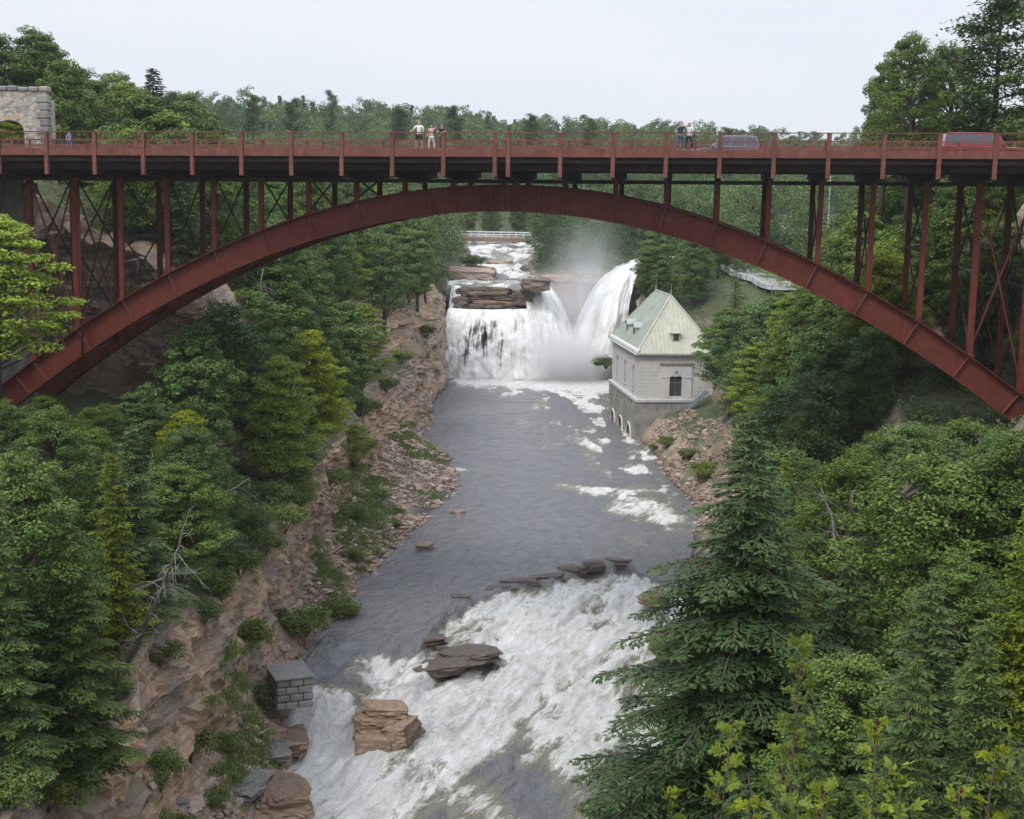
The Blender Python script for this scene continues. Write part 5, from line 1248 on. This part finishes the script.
# ------------------------------------------------------------------ saplings in front, bottom right
def sapling(x, y, ztop, zb, seed, label, nsp, L0, mat='cedar', cones=True, broad=False):
    rg = np.random.default_rng(seed); e = empty('sapling', (x, y, zb), label=label, cat='sapling'); H = ztop-zb; m = MB()
    k = np.linspace(0, 1, 9); P = np.stack([.05*H*(np.sin(k*4+seed)-math.sin(seed))*k*.4, .02*np.sin(k*5)*H, k*H], 1); m.tube(P, .03*np.linspace(1, .15, 9), 6)
    Cc, D, S_, Ln, Wd, T = [], [], [], [], [], []; cn = MB()
    for i in range(nsp):
        t = 1-(i/nsp)**1.2*min(1, 2.6/H); b = np.array([np.interp(t, k, P[:, j]) for j in range(3)]); th = i*2.4+rg.normal()*.4; L_ = L0*(.35+1.9*(1-t)**.6)*rg.uniform(.6, 1.2)
        d = np.array([math.cos(th), math.sin(th), .55]); d /= np.linalg.norm(d); tip = b+d*L_; m.tube([b, b*.5+tip*.5+(0, 0, -.03), tip], [.008, .006, .003], 4, False)
        for f in range(3 if not broad else 4):
            c = b+(tip-b)*(.45+.55*f/2. if not broad else .3+.23*f); fd = unit((d+rg.normal(size=3)*.45)[None])[0]; sd_ = unit(np.cross(fd, rg.normal(size=3))[None])[0]; n = 15 if not broad else 3
            tone = rg.uniform(.25, .95)
            for j in range(n):
                q = j/(n-1.); ang = (q-.5)*2.1 if not broad else (q-.5)*1.5; dd = fd*math.cos(ang)+sd_*math.sin(ang); ll = (.085 if not broad else .11)*(1-.5*abs(q-.5))*rg.uniform(.75, 1.25)
                base = c+fd*.05*rg.uniform(-1, 1); nn = unit((np.cross(fd, sd_)+rg.normal(size=3)*.3)[None])[0]
                Cc.append(base+dd*ll*.5); D.append(dd); S_.append(np.cross(nn, dd)); Ln.append(ll); Wd.append(.013 if not broad else .05); T.append(tone+rg.normal()*.1)
                if not broad:
                    for w_ in (-1, 1):
                        d3 = unit((dd+w_*np.cross(nn, dd)*.8)[None])[0]; Cc.append(base+dd*ll*.6+d3*ll*.2); D.append(d3); S_.append(np.cross(nn, d3)); Ln.append(ll*.45); Wd.append(.010); T.append(tone)
        if cones and rg.random() < .35:
            u = b+(tip-b)*.3; MB().tube([u, u+(.004, .004, .03), u+(0, .01, .065)], [.012, .02, .006], 6).build('seed_cluster', M['redleaf'], e)
    m.build('stem', M['bark'], e, True)
    V, Q = quad_leaves(np.array(Cc), np.array(D), unit(np.array(S_)), np.array(Ln), np.array(Wd)); link('foliage', raw_mesh('foliage', V, Q, M[mat], False, {'tint': np.repeat(np.clip(T, 0, 1), 4)}), e)
    return e
M['sapling'] = mat_leaf('sapling', (.10, .17, .02), (.27, .38, .055), .35)
SAP = [(815, 640, 13.5, 34, .16, 'tallest sapling standing up from the shrubs at the bottom right', 0), (722, 722, 13, 26, .15, 'second tallest sapling left of the tallest one', 0), (765, 745, 14.5, 26, .18, 'sapling between the two tall ones with brown seed clusters', 0),
 (860, 722, 14, 24, .16, 'sapling just right of the tallest one', 0), (900, 765, 12.5, 24, .18, 'broad leaved sapling right of the middle at the bottom edge', 1), (690, 790, 13.5, 20, .16, 'leftmost low sapling at the bottom edge', 0), (840, 785, 12.5, 26, .18, 'low bushy sapling at the bottom edge below the tallest one', 0),
 (795, 800, 12, 22, .18, 'low sapling in the very bottom row', 1), (975, 748, 13, 16, .15, 'thin sparse sapling near the bottom right corner', 0), (940, 790, 13, 20, .16, 'low sapling left of the thin sparse one', 0), (745, 800, 12.5, 22, .17, 'low sapling at the foot of the second tallest', 0)]
for i, (px, py, Y, n, L0, lb, br) in enumerate(SAP):
    p = onY(px, py, Y); sapling(p[0], p[1], p[2], ground_z(p[0], p[1])-.1, 800+i, lb, n, L0, 'sapling', not br, bool(br))

# ------------------------------------------------------------------ people on the bridge
M['skin'] = simple('skin', (.50, .32, .24), .6, var=.05)
M['cloth_white'] = simple('cloth_white', (.68, .68, .68), .85, var=.05); M['cloth_black'] = simple('cloth_black', (.02, .02, .025), .85)
M['cloth_pink'] = simple('cloth_pink', (.62, .34, .30), .85, var=.08); M['denim'] = simple('denim', (.06, .10, .20), .85); M['cloth_dark'] = simple('cloth_dark', (.035, .035, .05), .85)
M['cloth_purple'] = simple('cloth_purple', (.16, .12, .42), .85); M['hair_dark'] = simple('hair_dark', (.03, .02, .015), .7); M['hair_grey'] = simple('hair_grey', (.42, .40, .38), .8)
def skin_mesh(name, verts, edges, rad, mat, parent, root=0, sub=2):
    me = bpy.data.meshes.new(name); me.from_pydata([tuple(v) for v in verts], edges, []); me.materials.append(mat)
    o = link(name, me, parent); m = o.modifiers.new('skin', 'SKIN'); m.use_smooth_shade = True
    if not me.skin_vertices: me.skin_vertices.new(name='')
    for i, r in enumerate(rad):
        sv = me.skin_vertices[0].data[i]; sv.radius = (r, r) if np.isscalar(r) else r; sv.use_root = (i == root)
    s = o.modifiers.new('sub', 'SUBSURF'); s.levels = sub; s.render_levels = sub
    return o
def person(pos, rz, H, label, top, bottom, hair, hands, lean=0.0, shorts=False, knees=((-.10, 0, .27), (.10, 0, .27)), feet=((-.11, 0, .02), (.12, .03, .02)), female=False):
    """figure faces -y; all lengths as shares of H; hands = ((elbow),(hand)) x left,right"""
    e = empty('person', pos, rz, label=label, cat='person'); e.scale = (H, H, H)
    w_ = .108 if female else .122; lf = np.array([0, -lean, 0])
    J = {}; V, Rr_, E = [], [], []
    def a(n, p, r, par=None):
        J[n] = len(V); V.append(np.array(p, float)); Rr_.append(r)
        if par: E.append((J[par], J[n]))
    a('pelvis', (0, 0, .52), (.075, .055)); a('waist', lf*.3+(0, 0, .60), (.070, .050), 'pelvis'); a('chest', lf*.75+(0, 0, .72), (.085, .058), 'waist'); a('neckb', lf+(0, 0, .815), .040, 'chest'); a('neck', lf+(0, -.004, .855), .030, 'neckb')
    a('jaw', lf+(0, -.018, .885), .036, 'neck'); a('head', lf+(0, -.006, .935), (.045, .052), 'jaw'); a('crown', lf+(0, .0, .975), .034, 'head')
    for s, sg, (el, ha) in (('l', -1, hands[0]), ('r', 1, hands[1])):
        a('sh'+s, lf+(sg*w_, 0, .80), .030, 'neckb'); a('el'+s, lf+el, .021, 'sh'+s); a('wr'+s, lf+ha, .014, 'el'+s)
        d = np.array(ha, float)-np.array(el, float); d /= np.linalg.norm(d); pl = lf+np.array(ha)+d*.030; a('pa'+s, pl, (.020, .012), 'wr'+s)
        sd_ = np.cross(d, (0, 1., 0)); sd_ = sd_/(np.linalg.norm(sd_)+1e-6)
        for q, (o_, l_) in enumerate(((-.015, .034), (-.005, .042), (.005, .040), (.015, .030))):
            a('f%d%s' % (q, s), pl+sd_*o_+d*.018, .0055, 'pa'+s); a('g%d%s' % (q, s), pl+sd_*o_*1.1+d*(.018+l_)+np.array([0, -.008, -.004]), .0045, 'f%d%s' % (q, s))
        a('t'+s, lf+np.array(ha)+d*.012-sd_*.026, .006, 'wr'+s)
        k = knees[0] if sg < 0 else knees[1]; ft = feet[0] if sg < 0 else feet[1]
        a('hip'+s, (sg*.052, 0, .49), .052, 'pelvis'); a('kn'+s, k, .033, 'hip'+s); a('an'+s, np.array(ft)+(0, .01, .03), .020, 'kn'+s); a('to'+s, np.array(ft)+(0, -.085, 0), .018, 'an'+s)
    skin_mesh('body', V, E, Rr_, M['skin'], e)
    def sub(names, mat, nm, grow, cut={}):
        idx = {n: i for i, n in enumerate(names)}; vs, rr = [], []
        for n in names:
            p = V[J[n]].copy()
            if n in cut: q, t = cut[n]; p = V[J[q]]*(1-t)+p*t
            r = Rr_[J[n]]; vs.append(p); rr.append(tuple(x+grow for x in r) if not np.isscalar(r) else r+grow)
        ed = [(idx[n1], idx[n2]) for (i1, i2) in E for n1 in names if J[n1] == i1 for n2 in names if J[n2] == i2]
        skin_mesh(nm, vs, ed, rr, mat, e)
    sub(['pelvis', 'waist', 'chest', 'neckb', 'shl', 'ell', 'shr', 'elr'], top, 'shirt', .009, {'ell': ('shl', .8), 'elr': ('shr', .8)})
    if shorts: sub(['pelvis', 'hipl', 'knl', 'hipr', 'knr'], bottom, 'shorts', .012, {'knl': ('hipl', .9), 'knr': ('hipr', .9)})
    else: sub(['pelvis', 'hipl', 'knl', 'anl', 'hipr', 'knr', 'anr'], bottom, 'trousers', .010)
    hp = V[J['head']]; mb = MB(); n, mm = 12, 8; vv = []
    for i in range(mm+1):
        ph = math.pi*.60*i/mm
        for j in range(n): t = 2*math.pi*j/n; vv.append(hp+np.array([.054*math.sin(ph)*math.cos(t), .010+.062*math.sin(ph)*math.sin(t)*(.8 if math.sin(t) < 0 and i > 4 else 1), .012+.056*math.cos(ph)]))
    mb.add(vv, [(i*n+j, i*n+(j+1) % n, (i+1)*n+(j+1) % n, (i+1)*n+j) for i in range(mm) for j in range(n) if not (i > 3 and math.sin(2*math.pi*(j+.5)/n) < -.45)])
    mb.build('hair', hair, e, True)
    if female: MB().tube([hp+(0, .05, .02), hp+(0, .062, -.05), hp+(0, .055, -.12)], [.04, .045, .02], 10).build('hair', hair, e, True)
    fc = MB(); 
    for sx in (-.018, .018): fc.tube([hp+(sx, -.052, -.002), hp+(sx, -.057, -.002)], [.006, .004], 8)
    fc.build('eyes', M['black'], e); MB().tube([hp+(0, -.050, .002), hp+(0, -.066, -.014), hp+(0, -.052, -.018)], [.004, .008, .005], 8).build('nose', M['skin'], e, True)
    MB().tube([hp+(-.015, -.050, -.034), hp+(0, -.054, -.035), hp+(.015, -.050, -.034)], .0035, 6).build('mouth', M['cloth_pink'], e)
    for sx in (-1, 1): MB().tube([hp+(sx*.045, 0, .008), hp+(sx*.052, .004, 0), hp+(sx*.046, 0, -.014)], [.006, .010, .005], 8).build('ear', M['skin'], e, True)
    MB().box(-.15, -.07, -.10, .03, -.0, .022).box(.08, .16, -.07, .06, 0, .022).build('shoes', M['cloth_dark'], e, bevel=.008)
    return e
def s_at(px, off):                                            # place along the bridge seen at picture column px
    lo, hi = -50., 50.
    for _ in range(40):
        m = (lo+hi)/2
        if proj(bw(m, off, 37))[0] < px: lo = m
        else: hi = m
    return lo
WK = 36.22
def on_walk(px, off=OF0+.62): return bw(s_at(px, off), off, WK)
railh = (37.30-WK)
person(on_walk(419), BTH, 1.84, 'man in white shirt and black shorts with one hand on the bridge railing', M['cloth_white'], M['cloth_black'], M['hair_grey'], (((-.20, -.05, .68), (-.26, -.18, .615)), ((.17, -.02, .66), (.15, -.12, .60))), shorts=True)
person(on_walk(431.5, OF0+.75), BTH+.2, 1.62, 'woman in pink top and white trousers raising one arm on the bridge', M['cloth_pink'], M['cloth_white'], M['hair_dark'], (((-.15, .02, .66), (-.14, -.06, .56)), ((.17, -.05, .90), (.13, -.10, 1.03))), female=True)
person(on_walk(443, OF0+.62), BTH-.1, 1.62, 'dark haired person leaning on the bridge railing behind a post', M['cloth_black'], M['cloth_dark'], M['hair_dark'], (((-.15, -.12, .70), (-.09, -.26, .665)), ((.15, -.12, .70), (.09, -.26, .665))), lean=.16)
person(on_walk(680.5, OF0+.7), BTH+.25, 1.82, 'man in dark shirt and blue jeans holding both hands up to his face', M['cloth_dark'], M['denim'], M['hair_dark'], (((-.14, -.10, .76), (-.03, -.14, .90)), ((.15, -.10, .78), (.04, -.14, .905))))
person(on_walk(689, OF0+.75), BTH-.25, 1.74, 'woman in white top and black trousers beside the man in jeans', M['cloth_white'], M['cloth_black'], M['hair_dark'], (((-.13, -.09, .76), (-.04, -.14, .88)), ((.15, -.04, .68), (.13, -.10, .58))), female=True)
person(bw(s_at(69, OF0+1.2), OF0+1.2, WK), BTH, 1.15, 'small child in purple behind the railing in front of the stone ruin', M['cloth_purple'], M['cloth_purple'], M['hair_dark'], (((-.13, -.03, .68), (-.12, -.10, .58)), ((.13, -.03, .68), (.12, -.10, .58))))

# ------------------------------------------------------------------ vehicles
def mat_paint(name, col):
    t = NT(name); return t.done(col, .35, None, .3, **{'Coat Weight': .6})
M['paint_red'] = mat_paint('paint_red', (.20, .012, .02)); M['paint_grey'] = mat_paint('paint_grey', (.13, .125, .16)); M['paint_white'] = mat_paint('paint_white', (.7, .7, .72)); M['paint_blue'] = mat_paint('paint_blue', (.05, .08, .2))
M['car_glass'] = simple('car_glass', (.06, .075, .09), .12, var=.05); M['tyre'] = simple('tyre', (.02, .02, .02), .85); M['rim'] = simple('rim', (.45, .45, .46), .35, .8)
M['lamp_red'] = simple('lamp_red', (.4, .02, .02), .3); M['lamp_clear'] = simple('lamp_clear', (.75, .75, .72), .2)
def car(pos, rz, L_, W_, H, paint, label, kind='wagon', name='car', cat='car'):
    """front towards +x"""
    e = empty(name, pos, rz, label=label, cat=cat); h1 = H*.54; wr = .34 if kind != 'suv' else .39; wb = L_*.575; x0 = -L_/2; fx, rx_ = x0+L_*.80, x0+L_*.80-wb
    def arch(cx): return [(cx+(wr+.09)*math.cos(a), wr+(wr+.09)*math.sin(a)) for a in np.linspace(math.pi, 0, 9)]
    low = [(x0+.05, .30)]+arch(rx_)+arch(fx)+[(L_/2-.06, .28), (L_/2, .48), (L_/2-.06, h1*.80), (L_/2-.45, h1*.94), (L_*.21, h1*1.02), (-L_/2+.08, h1*1.04), (x0, h1*.7), (x0, .45)]
    b = MB(); n = len(low); secs = [(-W_/2, .93), (-W_/2+.07, 1.0), (W_/2-.07, 1.0), (W_/2, .93)]; vs = []
    for y, k in secs:
        for x, z in low: vs.append((x*(.985 if k < 1 else 1), y, .3+(z-.3)*(k if z > .6 else 1)))
    fs = [(i*n+j, i*n+(j+1) % n, (i+1)*n+(j+1) % n, (i+1)*n+j) for i in range(3) for j in range(n)]
    b.add(vs, fs+[tuple(range(n))[::-1], tuple(range(3*n, 4*n))]); b.build('body', paint, e, bevel=.02)
    if kind == 'suv': gp = [(x0+.12, h1*1.03), (x0+.30, H-.05), (x0+.6, H), (L_*.10, H), (L_*.16, H-.07), (L_*.27, h1*1.01)]
    else: gp = [(x0+.10, h1*1.03), (x0+.45, H-.06), (x0+.8, H), (L_*.02, H), (L_*.10, H-.07), (L_*.26, h1*1.01)]
    b = MB(); n = len(gp); yb, yt = W_/2-.06, W_/2-.24
    def wy(z): return yb+(yt-yb)*(z-h1)/(H-h1)
    vs = [(x, -wy(z), z) for x, z in gp]+[(x, wy(z), z) for x, z in gp]
    b.add(vs, [tuple(range(n)), tuple(range(2*n-1, n-1, -1))]+[(i, i+n, (i+1) % n+n, (i+1) % n) for i in range(n)]); b.build('cabin', paint, e, bevel=.03)
    # glazing, set a few millimetres proud
    zt, zb = H-.13, h1*1.12; cuts = [.04, .30, .335, .62, .655, .93]
    def xr(z): return np.interp(z, [gp[0][1], gp[1][1]], [gp[0][0], gp[1][0]]), np.interp(z, [gp[5][1], gp[4][1]], [gp[5][0], gp[4][0]])
    for sg in (-1, 1):
        for q in range(3):
            a, c = cuts[2*q], cuts[2*q+1]; P = []
            for z, tt in ((zb, a), (zb, c), (zt, c), (zt, a)): r0, r1 = xr(z); P.append((r0+(r1-r0)*tt, sg*(wy(z)+.006), z))
            MB().add(P, [(0, 1, 2, 3) if sg < 0 else (3, 2, 1, 0)]).build('side_window', M['car_glass'], e)
    for (i, j, nm, dx) in ((4, 5, 'windscreen', .008), (0, 1, 'rear_window', -.008)):
        (xa, za), (xb, zb_) = gp[i], gp[j]; P = []
        for t in (.12, .88): x, z = xa+(xb-xa)*t, za+(zb_-za)*t; P += [(x+dx, -wy(z)+.1, z+.008), (x+dx, wy(z)-.1, z+.008)]
        MB().add(P, [(0, 1, 3, 2)]).build(nm, M['car_glass'], e)
    for cx in (fx, rx_):
        for sg in (-1, 1):
            y = sg*(W_/2-.10); w1 = MB().tube([(cx, y-.10, wr), (cx, y+.10, wr)], wr, 20).build('wheel', M['tyre'], e)
            MB().tube([(cx, y+sg*.10, wr), (cx, y+sg*.115, wr)], [wr*.66, wr*.5], 12).build('rim', M['rim'], w1)
    for sg in (-1, 1):
        MB().box(L_/2-.10, L_/2+.004, sg*W_*.36-.16, sg*W_*.36+.16, h1*.66, h1*.82).build('headlight', M['lamp_clear'], e)
        MB().box(x0-.006, x0+.10, sg*W_*.41-.09, sg*W_*.41+.09, h1*.66, h1*1.0).build('tail_light', M['lamp_red'], e)
        MB().box(L_*.20, L_*.24, sg*(W_/2+.10)-.08, sg*(W_/2+.10)+.08, h1*1.02, h1*1.17).build('mirror', paint, e, bevel=.02)
    MB().box(x0-.03, x0+.08, -W_/2+.1, W_/2-.1, .34, .52).build('bumper', M['black'] if kind != 'suv' else paint, e, bevel=.02)
    MB().box(L_/2-.06, L_/2+.03, -W_/2+.1, W_/2-.1, .30, .50).build('bumper', M['black'] if kind != 'suv' else paint, e, bevel=.02)
    return e
so = .9; s1 = s_at(940, so); car(bw(s1+2.65, so, 35.635), BTH, 5.3, 1.95, 1.88, M['paint_red'], 'dark red sport utility car on the right end of the bridge', 'suv')
so = 5.6; s1 = (s_at(694, so)+s_at(762, so))/2; car(bw(s1, so, 35.635), BTH+math.pi, 4.75, 1.82, 1.85, M['paint_grey'], 'grey car on the bridge beside the couple at the railing')
# ------------------------------------------------------------------ things beyond, right
def far_place(px, py):
    for Y in np.arange(225, 800, 2.):
        p = onY(px, py, Y)
        g = ground_z(p[0], p[1]) if Y < 400 else float(far_h(p[0], p[1]))
        if p[2] <= g: return p[0], Y, g
    return p[0], Y, g
x, y, z = far_place(834, 232)
m = MB(); m.box(-11, 11, -16, 22, -.6, .25); m.build('car_park', M['concrete'], kind='structure').location = (x, y+4, z+.1)
for i, (dx, dy, pt, lb) in enumerate([(-3.0, 1, 'paint_blue', 'blue parked car left in the far car park'), (.2, 1.5, 'paint_white', 'white parked car in the middle of the far car park'), (3.4, 1, 'paint_grey', 'grey parked car right in the far car park')]):
    car((x+dx, y+dy, z+.36), R(70+8*i), 4.5, 1.8, 1.45, M[pt], lb, name='parked_car')
LP = empty('street_lamp', (x+1.2, y+12, z), label='tall pale lamp post by the far car park', cat='street lamp')
MB().tube([(0, 0, 0), (0, 0, 11.5)], [.14, .08], 8).build('pole', M['white'], LP); MB().box(-.9, .9, -.1, .1, 11.5, 11.65).build('lamp_head', M['metal_grey'], LP)
x, y, z = far_place(781, 226)
HS = empty('house', (x, y, z), R(20), label='small cream house with dark roof among the trees upper right', cat='house')
MB().box(-4, 4, -3, 3, 0, 3.4).build('wall', simple('cream', (.50, .44, .28), .9), HS)
MB().prism([(-4.4, 3.4), (4.4, 3.4), (0, 6.4)], -3.4, 3.4).build('roof', simple('slate', (.06, .065, .08), .8), HS)
for dx in (-2, 2): MB().box(dx-.5, dx+.5, -3.05, -3.003, 1.0, 2.3).build('window', M['glass_dark'], HS)
MB().box(-.45, .45, -3.05, -3.003, 0, 2.1).build('door', M['door_dark'], HS)
a = [far_place(722, 262), far_place(748, 278), far_place(790, 300)]
def lane():
    P = np.array(a); t = np.linspace(0, 1, 14); C = np.stack([np.interp(t, [0, .5, 1], P[:, i]) for i in range(3)], 1); C[:, 2] = [drop(c[0], c[1]) for c in C]; C[:, 2] = np.maximum.accumulate(C[::-1, 2])[::-1]+.25
    d = np.gradient(C, axis=0); n = unit(np.stack([-d[:, 1], d[:, 0], 0*d[:, 0]], 1))
    V = np.concatenate([np.stack([C[i]-n[i]*3.2, C[i]+n[i]*3.2]) for i in range(14)]); link('lane', raw_mesh('lane', V, gridq(14, 2), M['concrete'], True), kind='structure')
    V = np.concatenate([np.stack([C[i]+n[i]*3.2-(0, 0, .05), C[i]+n[i]*13-(0, 0, -.4)]) for i in range(14)])
    link('verge', raw_mesh('verge', V, gridq(14, 2), simple('lawn', (.10, .20, .03), .95), True), kind='structure')
    gr = empty('guardrail', tuple(C[0]), label='pale metal guardrail along the lane behind the powerhouse', cat='guardrail'); m = MB()
    for i in range(13): m.bar(C[i]-n[i]*2.9+(0, 0, .75)-C[0], C[i+1]-n[i+1]*2.9+(0, 0, .75)-C[0], .08, .35)
    m.build('rail', M['white'], gr)
    for i in range(14): q = C[i]-n[i]*2.9-C[0]; MB().box(q[0]-.07, q[0]+.07, q[1]+.05, q[1]+.17, q[2]-.6, q[2]+.8).build('post', M['metal_grey'], gr)
lane()

# ------------------------------------------------------------------ spray and haze
def vol(name, density, col, noise=None, aniso=.3):
    t = NT(name); ins = {'Color': (*col, 1), 'Anisotropy': aniso, 'Density': density}
    if noise:
        c = t.coord(scale=(1, 1, .8)); n = t.noise(c, noise, 4, .6); g = t.n('TexGradient', {0: t.coord()}, gradient_type='SPHERICAL').outputs['Fac']
        k = t.math('MULTIPLY', t.ramp(n, [(.30, 0.0), (.68, 1.0)]), t.math('MULTIPLY', g, g)); ins['Density'] = t.math('MULTIPLY', k, density)
    t.t.links.new(t.n('VolumePrincipled', ins).outputs[0], t.out.inputs['Volume']); return t.m
def ellipsoid(name, c, r, mat, label, cat, rot=(0, 0, 0)):
    vs, fs = [], []; n, m = 20, 12
    for i in range(m+1):
        for j in range(n): ph, th = math.pi*i/m, 2*math.pi*j/n; vs.append((math.sin(ph)*math.cos(th), math.sin(ph)*math.sin(th), math.cos(ph)))
    for i in range(m):
        for j in range(n): fs.append((i*n+j, (i+1)*n+j, (i+1)*n+(j+1) % n, i*n+(j+1) % n))
    mb = MB(); mb.add(vs, fs); o = mb.build(name, mat, None, label=label, cat=cat, kind='stuff'); o.location = c; o.scale = r; o.rotation_euler = rot
    return o
ellipsoid('spray', (8.5, 258, 2.5), (12, 11, 9.5), vol('spray_low', 1.5, (.99, .99, .99), 2.2, 0), 'dense white spray at the foot of the waterfalls', 'spray')
ellipsoid('spray', (12, 270, 13), (11, 14, 20), vol('spray_high', .26, (.93, .94, .96), 1.8), 'thin grey mist rising above the waterfalls', 'mist', (0, R(8), 0))
HZ = MB().box(-960, 960, -70, 1640, -9, 98).build('haze', vol('haze', .00014, (.86, .90, .96)), label='thin blue grey haze in the air of the gorge', cat='haze', kind='stuff')
